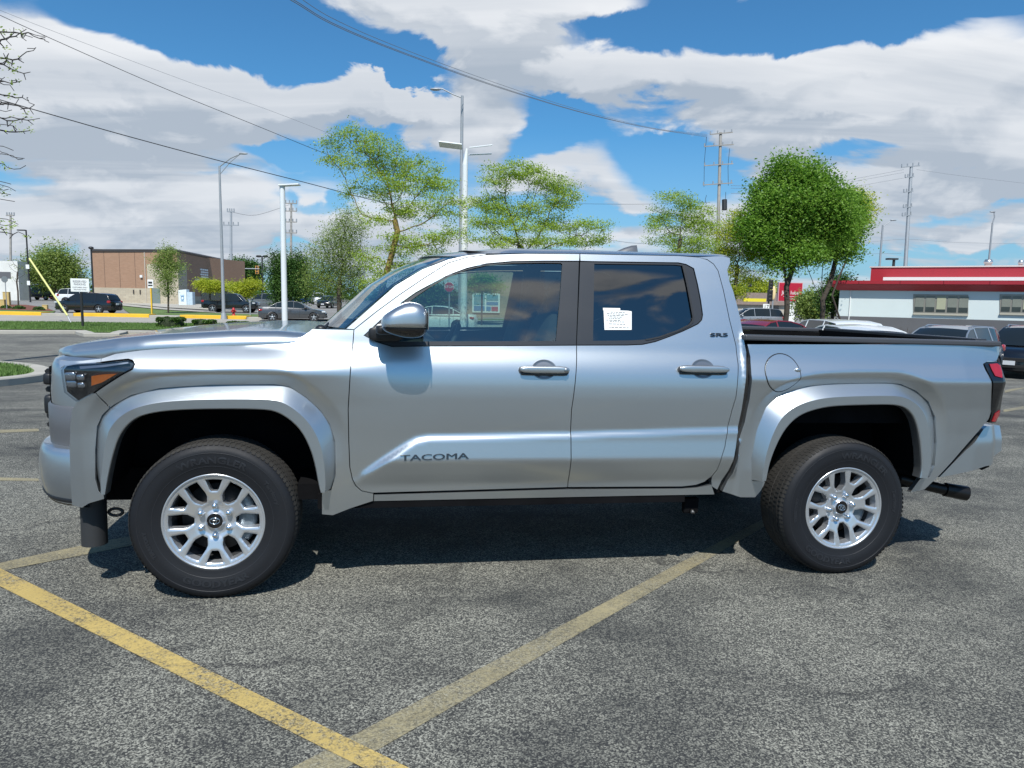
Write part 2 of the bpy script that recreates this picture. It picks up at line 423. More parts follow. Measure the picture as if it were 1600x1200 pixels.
# asphalt: pale aggregate in a dark binder, worn smooth in patches, with fine cracks
def asphalt_color(t, tc):
    ag = t.vor(tc, 185., 'F1', 1); agv = t.math('MULTIPLY', t.sep(ag)[0], 1.)
    ag2 = t.sep(t.vor(tc, 400., 'F1', 1))[0]
    spk = t.math('ADD', t.mr(agv, .48, 1., 0., 1.), t.math('MULTIPLY', t.mr(ag2, .6, 1., 0., 1.), .5))
    big = t.noise(tc, .55, 6, .62, .4); med = t.noise(t.vm('MULTIPLY', tc, (1, 1.7, 1)), 2.6, 5, .6, .3); st = t.noise(t.vm('MULTIPLY', tc, (.16, 1.2, 1)), 1.1, 5, .6, .5)
    wear = t.math('ADD', t.math('MULTIPLY', t.mr(big, .38, .60), .6), t.math('ADD', t.math('MULTIPLY', t.mr(med, .35, .65), .3), t.math('MULTIPLY', t.mr(st, .35, .65), .35)))
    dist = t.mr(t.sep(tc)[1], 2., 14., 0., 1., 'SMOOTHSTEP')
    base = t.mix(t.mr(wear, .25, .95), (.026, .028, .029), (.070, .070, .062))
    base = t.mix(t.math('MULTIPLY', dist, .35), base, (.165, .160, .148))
    sp = t.math('MULTIPLY', t.math('MULTIPLY', spk, t.mr(wear, .2, .9, .22, 1.)), .85, clamp=True)
    c = t.mix(sp, base, (.37, .365, .31))
    c = t.mix(t.math('MULTIPLY', t.mr(agv, .38, .05, 0., 1.), .85), c, (.018, .019, .022))
    crk = t.vor(t.vm('ADD', tc, t.vm('MULTIPLY', t.comb(med, big, 0), (1.2, 1.2, 0))), .42, 'DISTANCE_TO_EDGE')
    crm = t.math('MULTIPLY', t.mr(crk, .0, .012, 1., 0.), t.mr(big, .46, .60, 0., 1.))
    c = t.mix(t.math('MULTIPLY', crm, .6), c, (.02, .02, .022))
    h = t.math('SUBTRACT', t.math('ADD', t.math('MULTIPLY', agv, .7), t.math('MULTIPLY', ag2, .3)), t.math('MULTIPLY', crm, 2.))
    return c, h, wear, spk
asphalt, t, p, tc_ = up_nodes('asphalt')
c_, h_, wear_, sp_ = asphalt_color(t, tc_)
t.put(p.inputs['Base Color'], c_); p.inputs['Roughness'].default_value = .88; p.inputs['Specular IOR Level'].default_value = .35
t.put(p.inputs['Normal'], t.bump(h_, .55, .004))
def line_mat(name, col, lo, hi, fresh=None):
    m, t, p, tc = up_nodes(name)
    c, h, wear, spk = asphalt_color(t, tc)
    n = t.math('ADD', t.math('MULTIPLY', t.noise(tc, 60, 5, .7), .55), t.math('MULTIPLY', t.noise(tc, 3.0, 5, .65), .45))
    n = t.math('ADD', n, t.math('MULTIPLY', spk, .06))
    yc = t.mix(t.mr(t.noise(tc, 1.6, 5, .6), .4, .65), col, tuple(v*.78 for v in col))
    yc = t.mix(t.mr(t.noise(tc, 130, 3, .6), .35, .7), yc, tuple(v*.80 for v in col))
    t.put(p.inputs['Base Color'], t.mix(t.mr(n, lo, hi), c, yc)); p.inputs['Roughness'].default_value = .8
    t.put(p.inputs['Normal'], t.bump(h, .35, .004)); return m
yel = line_mat('worn_yellow_paint', (.48, .355, .12), .38, .54)
yel2 = line_mat('ghost_yellow_paint', (.33, .285, .165), .36, .64)
conc = mat('concrete', (.42, .40, .35), .9, var=.25, vscale=.6, bump=.15, bscale=30)
street_m = mat('street_concrete', (.36, .34, .30), .9, var=.22, vscale=.25, bump=.1, bscale=20)
drive_m = mat('driveway_asphalt', (.24, .235, .225), .9, var=.3, vscale=.3)
grassm = mat('grass', (.085, .15, .028), .9, var=.45, vscale=.9, bump=.6, bscale=14, tint=(.12, .17, .05))
mulchm = mat('red_mulch', (.22, .075, .045), .95, var=.5, vscale=2.5, bump=.7, bscale=12)
yellowk = mat('yellow_kerb_paint', (.78, .47, .03), .6, var=.15, vscale=1.5)
# the one ground sheet
def lin(a, b, n): return list(np.linspace(a, b, n))
gx_ = [-900, -500, -300, -200]+lin(-120, 120, 97)+[200, 300, 500, 900]; gy_ = [-80, -30]+lin(-12, 24, 73)+lin(25, 130, 64)+[180, 300, 500, 900, 1800]
V = np.array([(x, y, gz(x, y)) for y in gy_ for x in gx_]); nx_ = len(gx_)
F = np.array([(j*nx_+i, j*nx_+i+1, (j+1)*nx_+i+1, (j+1)*nx_+i) for j in range(len(gy_)-1) for i in range(nx_-1)])
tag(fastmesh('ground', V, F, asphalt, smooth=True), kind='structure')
def plate(name, xy, off, m, res=1.2, smoothit=0, kind='structure'):
    xy = [(p[0], p[1]) for p in xy]
    if smoothit: xy = smoothpoly(xy, smoothit, True)
    V, F = sheet2d(xy, [], res)
    vs = [(x, y, gz(x, y)+off) for x, y in V]
    o = fastmesh(name, vs, F, m); b = bmesh.new(); b.from_mesh(o.data); bmesh.ops.recalc_face_normals(b, faces=b.faces)
    b.faces.ensure_lookup_table()
    if b.faces[0].normal.z < 0: bmesh.ops.reverse_faces(b, faces=b.faces)
    b.to_mesh(o.data); b.free(); return tag(o, kind=kind)
def kerb(name, path, w, h, m, closed=False, kind='structure'):
    """a raised kerb with a real step along a ground path"""
    pts = resample([(p[0], p[1]) for p in path], 1.0, closed)
    n = len(pts); T_ = np.gradient(pts, axis=0); N = np.stack([-T_[:, 1], T_[:, 0]], 1); N /= np.hypot(*N.T)[:, None]+1e-9
    rows = []
    for i in list(range(n))+([0] if closed else []):
        x, y = pts[i]; g0 = gz(x, y); rows.append([(x+N[i, 0]*o, y+N[i, 1]*o, g0+z) for o, z in ((-w/2, -.02), (-w/2, h-.02), (-w/2+.02, h), (w/2-.02, h), (w/2, h-.02), (w/2, -.02))])
    mb = MB(); mb.grid(rows, 0, False); mb.add(rows[0], [tuple(range(6))]); mb.add(rows[-1], [tuple(range(6))[::-1]]); o = mb.build(name, m); recalc(o); return tag(o, kind=kind)
def G2(px, py): p = gp(px, py); return (p.x, p.y)
# parking-bay lines
def ext(P, Q, k): return (Q[0]+(Q[0]-P[0])*k, Q[1]+(Q[1]-P[1])*k)
A_, B_, C_, D_ = G2(0, 889), G2(634, 1199), G2(0, 917), G2(565, 1200)
plate('bay_line', [ext(B_, A_, 1.1), A_, B_, ext(A_, B_, 1.3), ext(C_, D_, 1.5), D_, C_, ext(D_, C_, 1.25)], .004, yel, .25)
A_, B_, C_, D_ = G2(548, 1152), G2(1085, 868), G2(615, 1158), G2(1117, 868)
plate('bay_line', [ext(B_, A_, .5), A_, B_, ext(A_, B_, .7), ext(C_, D_, .7), D_, C_, ext(D_, C_, .5)], .0025, yel2, .25)
plate('bay_line', [G2(-60, 893), G2(60, 867), G2(160, 846), G2(420, 800), G2(430, 808), G2(170, 860), G2(60, 881), G2(-60, 905)], .0025, yel2, .25)
for a, b in ((650, 668), (728, 738)):
    plate('bay_line', [G2(-80, b+6), G2(60, a+20), G2(61, a+24), G2(-80, b+12)], .0025, yel2, .6)
for (x0, y0, x1, y1) in ((1568, 640, 1640, 628), (1570, 610, 1650, 600)):
    plate('bay_line', [G2(x0, y0), G2(x1, y1), G2(x1, y1+4), G2(x0, y0+4)], .0025, yel2, .6)
# near grass island with a rounded kerb
isl = [G2(-160, 561), G2(0, 573), G2(40, 577), G2(62, 582), G2(70, 588), G2(62, 594), G2(40, 598), G2(0, 603), G2(-160, 617)]
isl = smoothpoly(isl, 2, True)
kerb('island_kerb', isl, .30, .13, conc, True)
plate('island_grass', inset(isl, .12), .11, grassm, .5)
# strip of grass with its kerb, then the street
gA = [G2(px, 518) for px in (-200, 0, 60, 128)]+[G2(140, 523), G2(178, 523), G2(190, 518)]+[G2(px, 518.5) for px in (300, 430, 600)]
gB = [G2(600, 508), G2(430, 508), G2(230, 507.5), G2(100, 505.5), G2(0, 505), G2(-200, 502)]
plate('grass_verge', gA+gB, .10, grassm, 1.5)
kerb('kerb', [G2(-200, 520), G2(0, 521), G2(60, 521), G2(126, 521), G2(140, 525.5), G2(179, 525.5), G2(193, 521), G2(300, 522), G2(430, 523)], .55, .14, conc)
def band(name, d0, d1, r0, r1, off, m, res=3., kind='structure'):
    return plate(name, [fr(r0, d0), fr(r1, d0), fr(r1, d1), fr(r0, d1)], off, m, res)
band('street', 40.5, 53, -95, 130, .03, street_m)
band('far_lot', 53.2, 150, -150, 150, .14, drive_m, 6)
def seg(p0, p1, d):   # kerb segment between two pixel columns at a depth
    a = gd(p0, d); b = gd(p1, d); return [(a.x, a.y), (b.x, b.y)]
for a, b, m in ((-300, 0, conc), (0, 71, yellowk), (71, 120, conc), (120, 238, yellowk), (238, 285, conc), (285, 389, yellowk), (389, 412, conc)):
    if m is yellowk: tag(kerb('painted_kerb', seg(a+.5, b-.5, 53.0), 1.1, .27, m), kind='structure')
    else: kerb('kerb', seg(a, b, 53.0), 1.1, .2, m)
kerb('kerb', seg(530, 1700, 53.2), .5, .16, conc)
plate('grass_verge', [(gd(p, d).x, gd(p, d).y) for p, d in ((-100, 54), (82, 54), (86, 60), (-100, 64))], .20, grassm, 2)
plate('mulch_bed', [(gd(p, d).x, gd(p, d).y) for p, d in ((-60, 60), (84, 58), (72, 68), (40, 74), (-60, 74))], .22, mulchm, 2)
plate('grass_verge', [(gd(p, d).x, gd(p, d).y) for p, d in ((205, 54), (405, 54), (408, 60), (335, 62), (250, 68), (188, 76))], .20, grassm, 2)
plate('sidewalk', [(gd(p, d).x, gd(p, d).y) for p, d in ((190, 77), (250, 69), (338, 62.6), (335, 65), (258, 72), (186, 84))], .22, conc, 2)
plate('sidewalk', [(gd(p, d).x, gd(p, d).y) for p, d in ((190, 84), (262, 74), (330, 70), (330, 86), (170, 92))], .21, conc, 2)
plate('sidewalk', [(gd(p, d).x, gd(p, d).y) for p, d in ((530, 54), (1000, 54), (1000, 56), (530, 56))], .20, conc, 2)
plate('grass_verge', [(gd(p, d).x, gd(p, d).y) for p, d in ((560, 56.2), (1000, 56.2), (1000, 60), (560, 60))], .20, grassm, 2)
# verge and walk behind the right-hand bays
plate('grass_verge', [(gd(p, d).x, gd(p, d).y) for p, d in ((1020, 31), (1310, 31), (1310, 38), (1020, 38))], .10, grassm, 2)
kerb('kerb', seg(1000, 1700, 30.6), .3, .14, conc)
plate('sidewalk', [(gd(p, d).x, gd(p, d).y) for p, d in ((1020, 38.2), (1305, 38.2), (1305, 40.2), (1020, 40.2))], .11, conc, 2)
plate('mulch_bed', [(gd(p, d).x, gd(p, d).y) for p, d in ((1312, 31), (1700, 31), (1700, 42.5), (1312, 45))], .10, mat('brown_mulch', (.10, .065, .045), .95, var=.4, bump=.6, bscale=10), 2)

# ---- buildings
def quadbox(mb, A, B, z0, z1, depth, mi=0):
    """box whose front runs A->B (xy) and goes back by depth away from the camera"""
    A = Vector((A[0], A[1])); B = Vector((B[0], B[1])); t = (B-A).normalized(); n = Vector((-t.y, t.x))
    if n.dot(Vector((E2.x, E2.y))) < 0: n = -n
    q = [A, B, B+n*depth, A+n*depth]
    vs = [(p.x, p.y, z0) for p in q]+[(p.x, p.y, z1) for p in q]
    mb.add(vs, [(0, 1, 5, 4), (1, 2, 6, 5), (2, 3, 7, 6), (3, 0, 4, 7), (4, 5, 6, 7)], mi); return t, n
def brickmat(name, c1, c2, mort, scale, sq=(.5, .25)):
    m, t, p, tc = up_nodes(name)
    geo = t.n.new('ShaderNodeNewGeometry').outputs['Position']
    x, y, z = t.sep(geo)[0:3]
    along = t.math('ADD', t.math('MULTIPLY', x, .83), t.math('MULTIPLY', y, .56))
    b = t.n.new('ShaderNodeTexBrick'); t.put(b.inputs['Vector'], t.comb(along, z, 0)); b.inputs['Scale'].default_value = scale
    b.inputs['Color1'].default_value = (*c1, 1); b.inputs['Color2'].default_value = (*c2, 1); b.inputs['Mortar'].default_value = (*mort, 1); b.inputs['Mortar Size'].default_value = .012
    nz = t.noise(geo, .35, 4, .6)
    t.put(p.inputs['Base Color'], t.mix(t.mr(nz, .35, .65, 0., .25), b.outputs[0], tuple(v*.75 for v in c1))); p.inputs['Roughness'].default_value = .9; return m
brick = brickmat('brown_brick', (.36, .215, .14), (.32, .19, .12), (.34, .24, .17), 2.2)
stone = brickmat('tan_limestone', (.50, .44, .33), (.42, .36, .27), (.35, .31, .25), 1.1)
capm = mat('dark_coping', (.045, .04, .038), .5)
whitew = mat('white_render', (.62, .70, .70), .8, var=.06, vscale=.4)
redm = mat('red_fascia', (.36, .022, .035), .45, var=.12, vscale=.8)
greyw = mat('grey_plinth', (.115, .118, .128), .8, var=.12, vscale=.5)
winm = mat('window_glass_dark', (.05, .06, .055), .08, spec=.8, var=.5, vscale=.6)
blindm = mat('window_blind', (.20, .22, .19), .7, var=.15)
framem = mat('aluminium_frame', (.30, .28, .24), .4, metal=.4)
whitep = mat('white_paint', (.75, .76, .75), .5)
blkm = mat('black_metal', (.02, .02, .022), .5)
galv = mat('galvanised_steel', (.36, .38, .40), .5, metal=.3, var=.15)
woodp = mat('weathered_pole_wood', (.34, .325, .30), .9, var=.3, vscale=1.5)
# brown brick store, left
bl = empty('brick_store', gd(280, 86), 0, 'brown brick store with a tan limestone corner and dark flat roofline across the street', 'building')
def rel(o): return Vector(o.location)
def local(mb, o): mb.v = [tuple(Vector(v)-Vector(o.location)) for v in mb.v]; return mb
A = gd(147, 88); B = gd(232, 86.7); C = gd(279, 86); Dp = gd(362, 112); zt = 6.35; z0 = -.5
mb = MB(); quadbox(mb, (A.x, A.y), (B.x, B.y), 1.9, zt, 22); 
tdir = (Dp-C).normalized(); S1 = C+tdir*3.4
mb.add([(S1.x, S1.y, 1.0), (Dp.x, Dp.y, 1.0), (Dp.x, Dp.y, zt), (S1.x, S1.y, zt)], [(0, 1, 2, 3)])
bk = Dp+(A-C)*1.0
mb.add([(Dp.x, Dp.y, z0), (bk.x, bk.y, z0), (bk.x, bk.y, zt), (Dp.x, Dp.y, zt)], [(0, 1, 2, 3)])
local(mb, bl).build('brick_wall', brick, bl)
mb = MB(); f = (A-C).normalized(); nn = Vector((-tdir.x, -tdir.y, 0))*.05
quadbox(mb, ((A+nn).x, (A+nn).y), ((B+nn).x, (B+nn).y), z0, 1.9, .3)
local(mb, bl).build('stone_base', stone, bl)
mb = MB(); Bn = B+nn*2; Cn = C+nn*2-f*.1
mb.add([(Bn.x, Bn.y, z0), (Cn.x, Cn.y, z0), (Cn.x, Cn.y, zt-1.5), (Bn.x, Bn.y, zt-1.5)], [(0, 1, 2, 3)])
mb.add([(Cn.x, Cn.y, z0), ((S1-f*.1).x, (S1-f*.1).y, z0), ((S1-f*.1).x, (S1-f*.1).y, zt-1.5), (Cn.x, Cn.y, zt-1.5)], [(0, 1, 2, 3)])
mb.add([(Bn.x, Bn.y, zt-1.5), (Cn.x, Cn.y, zt-1.5), ((S1-f*.1).x, (S1-f*.1).y, zt-1.5), (B.x, B.y, zt-1.5)], [(0, 1, 2, 3)])
local(mb, bl).build('stone_corner', stone, bl)
mb = MB(); mb.add([(B.x, B.y, zt-1.5), (C.x, C.y, zt-1.5), (S1.x, S1.y, zt-1.5), (S1.x, S1.y, zt), (C.x, C.y, zt), (B.x, B.y, zt)], [(0, 1, 4, 5), (1, 2, 3, 4)]); local(mb, bl).build('upper_wall', brick, bl)
mb = MB(); mb.add([((S1-f*.04).x, (S1-f*.04).y, z0), ((Dp-f*.04).x, (Dp-f*.04).y, z0), ((Dp-f*.04).x, (Dp-f*.04).y, 1.0), ((S1-f*.04).x, (S1-f*.04).y, 1.0)], [(0, 1, 2, 3)]); local(mb, bl).build('side_base', stone, bl)
mb = MB(); up3 = Vector((0, 0, 1))
mb.tube([A+up3*(zt+.1-A.z), C+up3*(zt+.1-C.z), Dp+up3*(zt+.1-Dp.z), bk+up3*(zt+.1-bk.z)], .2, 4, smooth=False); mb.add([tuple(Vector((q.x, q.y, zt))) for q in (A, C, Dp, bk)], [(0, 1, 2, 3)]); local(mb, bl).build('roof_coping', capm, bl)
def wallplate(name, P, m, proud, par, sides=None):
    """thin rectangle on the building wall: P = 4 world points"""
    mb = MB(); P = [Vector(p) for p in P]; n = (P[1]-P[0]).cross(P[3]-P[0]).normalized()
    if n.dot(CAM-P[0]) < 0: n = -n
    mb.add([p+n*proud for p in P]+[p for p in P], [(0, 1, 2, 3), (0, 1, 5, 4), (1, 2, 6, 5), (2, 3, 7, 6), (3, 0, 4, 7)]); local(mb, par)
    o = mb.build(name, m, par); recalc(o); return o
def onwall(P0, P1, t0, t1, za, zb): a = P0.lerp(P1, t0); b = P0.lerp(P1, t1); return [(a.x, a.y, za), (b.x, b.y, za), (b.x, b.y, zb), (a.x, a.y, zb)]
wallplate('service_door', onwall(Bn, Cn, .12, .40, -.3, 1.95), mat('grey_door', (.16, .20, .19), .6), .05, bl)
wallplate('wall_lamp', onwall(C, Dp, .27, .30, 3.0, 3.3), whitep, .3, bl)
wallplate('wall_lamp', onwall(A, B, .88, .92, 3.2, 3.5), whitep, .2, bl)
sgn = empty('wall_sign', (0, 0, 0)); sgn.parent = bl
for k in range(4):
    z = 4.5-k*.33; a0 = .36+.01*(k % 2)
    tt = a0
    while tt < .60: wallplate('lettering', onwall(C, Dp, tt, tt+.028, z, z+.22), whitep, .08, bl).parent = sgn; tt += .036
wallplate('entrance', onwall(C, Dp, .36, .98, -.4, 2.0), mat('dark_shopfront', (.03, .033, .035), .25), .06, bl)
wallplate('awning', onwall(C, Dp, .34, 1., 2.0, 2.7), mat('brown_awning', (.10, .06, .045), .7), .5, bl)
wallplate('utility_box', onwall(C, Dp, .80, .86, 1.6, 3.4), mat('pale_panel', (.45, .47, .48), .6), .7, bl)
for q in (.22, .5, .78):
    wallplate('control_joint', onwall(A, B, q, q+.006, 1.9, zt-.05), mat('dark_brown_joint', (.12, .08, .06), .9), .012, bl)  # dark brown strip for each control joint
wallplate('downspout', onwall(A, B, .965, .975, 0., zt-.1), mat('pale_downspout', (.5, .45, .38), .5), .12, bl)
for q in (.12, .24): wallplate('wall_box', onwall(A, B, q+.62, q+.635, 1.2, 1.7), capm, .15, bl)
# ice merchandiser
ib = empty('ice_freezer', gd(292, 83.5), -YAW, 'white ice freezer cabinet standing against the brick store wall', 'freezer')
mb = MB(); mb.prism([(-.78, 0), (.15, 0), (.15, 2.0), (-.78, 1.9)], -.4, .4, M=Matrix(((1, 0, 0), (0, 0, 1), (0, 1, 0)))); mb.build('cabinet', mat('ice_white', (.66, .74, .78), .4), ib, .02)
mb = MB(); mb.box((.50, 0, .85), (.66, .7, 1.7)); mb.build('ice_side', mat('ice_blue_white', (.50, .62, .70), .4, var=.2, vscale=4), ib, .02)
mb = MB(); vs, fs = text_mesh('ICE', .55, .01); mb.add([Matrix.Rotation(math.pi/2, 3, 'X')@(Matrix.Rotation(math.pi/2, 3, 'Z')@v)+Vector((-.3, -.43, 1.0)) for v in vs], fs); mb.build('lettering', mat('ice_lettering', (.08, .25, .45), .5), ib)
# white building far left
wb = empty('white_building', gd(0, 92), 0, 'white rendered low building at the far left edge behind the leafless sapling', 'building')
mb = MB(); a = gd(-160, 92); b = gd(31, 92); quadbox(mb, (a.x, a.y), (b.x, b.y), -.5, 5.1, 2); local(mb, wb).build('wall', mat('white_block', (.70, .70, .66), .8, var=.15, vscale=1.2), wb)
wallplate('dark_band', [(a.x, a.y, 2.9), (b.x-(b.x-a.x)*.06, b.y-(b.y-a.y)*.06, 2.9), (b.x-(b.x-a.x)*.06, b.y-(b.y-a.y)*.06, 3.7), (a.x, a.y, 3.7)], greyw, .06, wb)
# white and red service building, right
L = gd(1311, 48.5); Rr = gd(1600, 43); dr = (Rr-L).normalized(); R2 = L+dr*34
sb_ = empty('service_building', L, 0, 'white single-storey building with red fascia, grey plinth and red parapet at the right', 'building')
nb = Vector((-dr.y, dr.x, 0)); nb = nb if nb.dot(E2) > 0 else -nb
zb, zp, zf0, zf1, zp1 = -1.2, .73, 2.48, 3.12, 4.05
mb = MB(); quadbox(mb, (L.x, L.y), (R2.x, R2.y), zp, 3.0, 14); local(mb, sb_).build('wall', whitew, sb_)
mb = MB(); l2 = L-nb*.04; r2 = R2-nb*.04; quadbox(mb, (l2.x, l2.y), (r2.x, r2.y), zb, zp, 14); local(mb, sb_).build('plinth', greyw, sb_)
mb = MB(); l2 = L-nb*.55-dr*.7; r2 = R2-nb*.55; quadbox(mb, (l2.x, l2.y), (r2.x, r2.y), zf1-.22, zf1+.0, 15)
l3 = L-nb*.06-dr*.1; r3 = R2-nb*.06
mb.add([(l2.x, l2.y, zf1-.24), (r2.x, r2.y, zf1-.24), (r3.x, r3.y, zf0), (l3.x, l3.y, zf0)], [(0, 1, 2, 3)])
l4 = l2+nb*15; l5 = l3+nb*14; mb.add([(l2.x, l2.y, zf1-.24), (l3.x, l3.y, zf0), (l5.x, l5.y, zf0), (l4.x, l4.y, zf1-.24)], [(0, 1, 2, 3)])
local(mb, sb_).build('fascia', redm, sb_)
mb = MB(); l2 = L-nb*.2+dr*2.6; quadbox(mb, (l2.x, l2.y), (r2.x, r2.y), zf1+.03, zf1+.24, 12); local(mb, sb_).build('roof_ledge', whitep, sb_)
mb = MB(); l2 = L+nb*1.2+dr*1.7; r6 = R2+nb*1.2; quadbox(mb, (l2.x, l2.y), (r6.x, r6.y), zf1+.02, zp1, 9); local(mb, sb_).build('parapet', redm, sb_)
mb = MB(); l2 = L+nb*1.14+dr*1.6; r6 = R2+nb*1.14; quadbox(mb, (l2.x, l2.y), (r6.x, r6.y), zp1, zp1+.08, 9.2); local(mb, sb_).build('parapet_cap', mat('pale_coping', (.6, .5, .48), .5), sb_)
mb = MB(); q = L-nb*.03+dr*.7; mb.tube([(q.x, q.y, zp-.3), (q.x, q.y, 2.5)], .035, 8); local(mb, sb_).build('drainpipe', whitep, sb_)
def wpos(px, py):    # point of the front wall seen at a pixel
    d = ray(px, py); n = nb; s = n.dot(L-CAM)/n.dot(d); return CAM+d*s
for (x0, x1, n_) in ((1427, 1513, 5), (1562, 1648, 5)):
    P = [wpos(x0, 489.5), wpos(x1, 490.5), wpos(x1, 460), wpos(x0, 460)]
    z0w, z1w = (P[0].z+P[1].z)/2, (P[2].z+P[3].z)/2; P[0].z = P[1].z = z0w; P[2].z = P[3].z = z1w
    W_ = empty('window', (0, 0, 0)); W_.parent = sb_
    wallplate('frame', P, framem, .03, sb_).parent = W_
    a, b = P[0], P[1]
    for k in range(n_):
        f0 = k/n_+.018; f1 = (k+1)/n_-.018; A_ = a.lerp(b, f0); B_ = a.lerp(b, f1); hb = .33 if k != 2 else .22
        hh = z1w-z0w
        wallplate('pane', [(A_.x, A_.y, z0w+.10), (B_.x, B_.y, z0w+.10), (B_.x, B_.y, z1w-.12), (A_.x, A_.y, z1w-.12)], winm, .05, sb_).parent = W_
        wallplate('blind', [(A_.x, A_.y, z0w+hh*hb), (B_.x, B_.y, z0w+hh*hb), (B_.x, B_.y, z1w-.13), (A_.x, A_.y, z1w-.13)], blindm if k != 2 else mat('bright_blind', (.36, .37, .26), .7), .056, sb_).parent = W_
    wallplate('sill', [(a.x, a.y, z0w-.10), (b.x, b.y, z0w-.10), (b.x, b.y, z0w), (a.x, a.y, z0w)], mat('stone_sill', (.42, .40, .33), .8), .12, sb_).parent = W_
for k in range(14):
    q = L.lerp(R2, (k+.5)/14); qq = q-nb*.56; mb = MB(); mb.box((qq.x, qq.y, zf1-.11), (.03, .02, .22)); local(mb, sb_).build('fascia_joint', mat('dark_red_joint', (.20, .012, .02), .6), sb_)
for (px, h, r) in ((1544, .62, .26), (1595, .62, .16)):
    p = at(px, 412, 47); mb = MB(); o = empty('roof_vent', (p.x, p.y, zp1), 0); o.parent = None
    tag(o, 'shiny cylindrical vent on the red-edged roof at the right' if r > .2 else 'narrow shiny vent on the red-edged roof near the right edge of the photo', 'roof vent', 'roof vents')
    mb.rev([(r*.8, -.3), (r*.8, h*.55), (r, h*.55), (r, h*.8), (r*.7, h), (.01, h)], 20, axis='Z'); mb.build('cowl', mat('shiny_vent', (.6, .6, .6), .3, metal=.9), o)
# far low shop behind the tree on the right
fs_ = empty('tan_shop', gd(1200, 95), 0, 'low tan shop with a pale wall behind the trunk of the big green tree', 'building')
mb = MB(); a = gd(1120, 95); b = gd(1243, 95); quadbox(mb, (a.x, a.y), (b.x, b.y), -.5, 1.3, 14); local(mb, fs_).build('wall', mat('tan_wall', (.45, .40, .33), .8, var=.15), fs_)
mb = MB(); quadbox(mb, (a.x, a.y-.4), (b.x, b.y-.4), 1.3, 2.9, 15); local(mb, fs_).build('roof', mat('brown_roof', (.26, .20, .17), .85, var=.2), fs_)
wallplate('door', [tuple(at(x, 476, 94.7).to_2d())+(z,) for x, z in ((1210, -.4), (1217, -.4), (1217, 1.2), (1210, 1.2))], blkm, .05, fs_)
mb = MB(); a = gd(1161, 90); b = gd(1196, 90); mb.box(((a.x+b.x)/2, (a.y+b.y)/2, 1.9), ((b-a).length, .5, .4), rz=-YAW); cn = mb.build('yellow_canopy_edge', mat('yellow_sign', (.70, .58, .03), .5)); tag(cn, 'long yellow canopy edge in front of the tan shop', 'canopy')
# store seen through the truck's windows
gs_ = empty('corner_shop', gd(760, 66), 0, 'tan shop with blue and white window posters seen through the truck cab', 'building')
mb = MB(); a = gd(716, 66); b = gd(850, 66); quadbox(mb, (a.x, a.y), (b.x, b.y), -.5, 4.2, 12); local(mb, gs_).build('wall', mat('shop_tan', (.32, .25, .18), .8, var=.1), gs_)
def pw(px, z): q = at(px, 470, 65.9); return (q.x, q.y, z)
wallplate('window_frame', [pw(738, .15), pw(781, .15), pw(781, 1.95), pw(738, 1.95)], whitep, .04, gs_)
blue = mat('poster_blue', (.05, .20, .38), .5); redp = mat('poster_red', (.45, .05, .07), .5)
for (x0, x1, za, zb2, m) in ((740.5, 757.5, .30, .75, blue), (760, 778.5, .85, 1.15, blue), (760, 767, .3, .72, blue), (768, 778.5, .3, .72, redp), (760, 778.5, 1.25, 1.8, mat('shop_pane', (.22, .35, .38), .2)), (740.5, 757.5, .85, 1.8, MATS['shop_pane'])):
    wallplate('poster', [pw(x0, za), pw(x1, za), pw(x1, zb2), pw(x0, zb2)], m, .07, gs_)
# ---- poles, lamps, wires
def pole_lamp(name, px, depth, top_py, r0, r1, m, label, cat='street lamp', group=None, base_z=None):
    g_ = gd(px, depth); zt_ = at(px, top_py, depth).z
    o = empty(name, g_, -YAW, label, cat, group); mb = MB(); mb.tube([(0, 0, -.1), (0, 0, zt_-g_.z)], [r0, r1], 12); mb.build('pole', m, o); return o, zt_-g_.z, 1105.1/depth
o, H, s = pole_lamp('street_lamp', 349, 52, 264, .13, .07, galv, 'tall grey street lamp with an upswept arm, beyond the yellow kerb')
mb = MB(); mb.tube([(0, 0, H-.05), (.8, 0, H+.55), (1.55, 0, H+.88)], .04, 6); mb.tube([(0, 0, H-.6), (.8, 0, H+.3), (1.5, 0, H+.86)], .028, 6); mb.build('arm', galv, o)
mb = MB(); mb.ell((1.75, 0, H+.9), (.32, .13, .07)); mb.build('lamp_head', galv, o)
mb = MB(); mb.tube([(0, 0, 0), (0, 0, .5)], [.24, .16], 12); mb.build('base', galv, o)
wpole = mat('white_pole_paint', (.70, .73, .75), .45, var=.05)
o, H, s = pole_lamp('car_park_lamp', 444.5, 36, 293, .15, .13, wpole, 'white light pole with one flat head, in front of the dark grey sedan', 'lamp post', 'white car park lights')
mb = MB(); mb.box((.36, 0, H+.02), (1.02, .42, .07), M=Matrix.Rotation(math.radians(-4), 3, 'Y')); mb.build('lamp_head', wpole, o, .02)
o, H, s = pole_lamp('car_park_lamp', 724.5, 36, 262, .19, .14, wpole, 'white light pole with several flat wing heads above the truck roof', 'lamp post', 'white car park lights')
mb = MB(); mb.tube([(0, 0, H-.02), (.06, 0, H+.6), (.08, 0, H+.78)], [.14, .08, .06], 10); mb.build('neck', wpole, o)
for (dx, dy, dz, a) in ((-.72, -.1, H+.90, .10), (.78, -.2, H+.86, -.13), (.72, .5, H+.62, -.06)):
    mb = MB(); mb.box((0, 0, 0), (1.15, .62, .06), M=Matrix.Rotation(a, 3, 'Y')@Matrix.Rotation(.22*(1 if dx > 0 else -1), 3, 'X')); mb.v = [(v[0]+dx, v[1]+dy, v[2]+dz) for v in mb.v]; mb.build('lamp_head', wpole, o, .015)
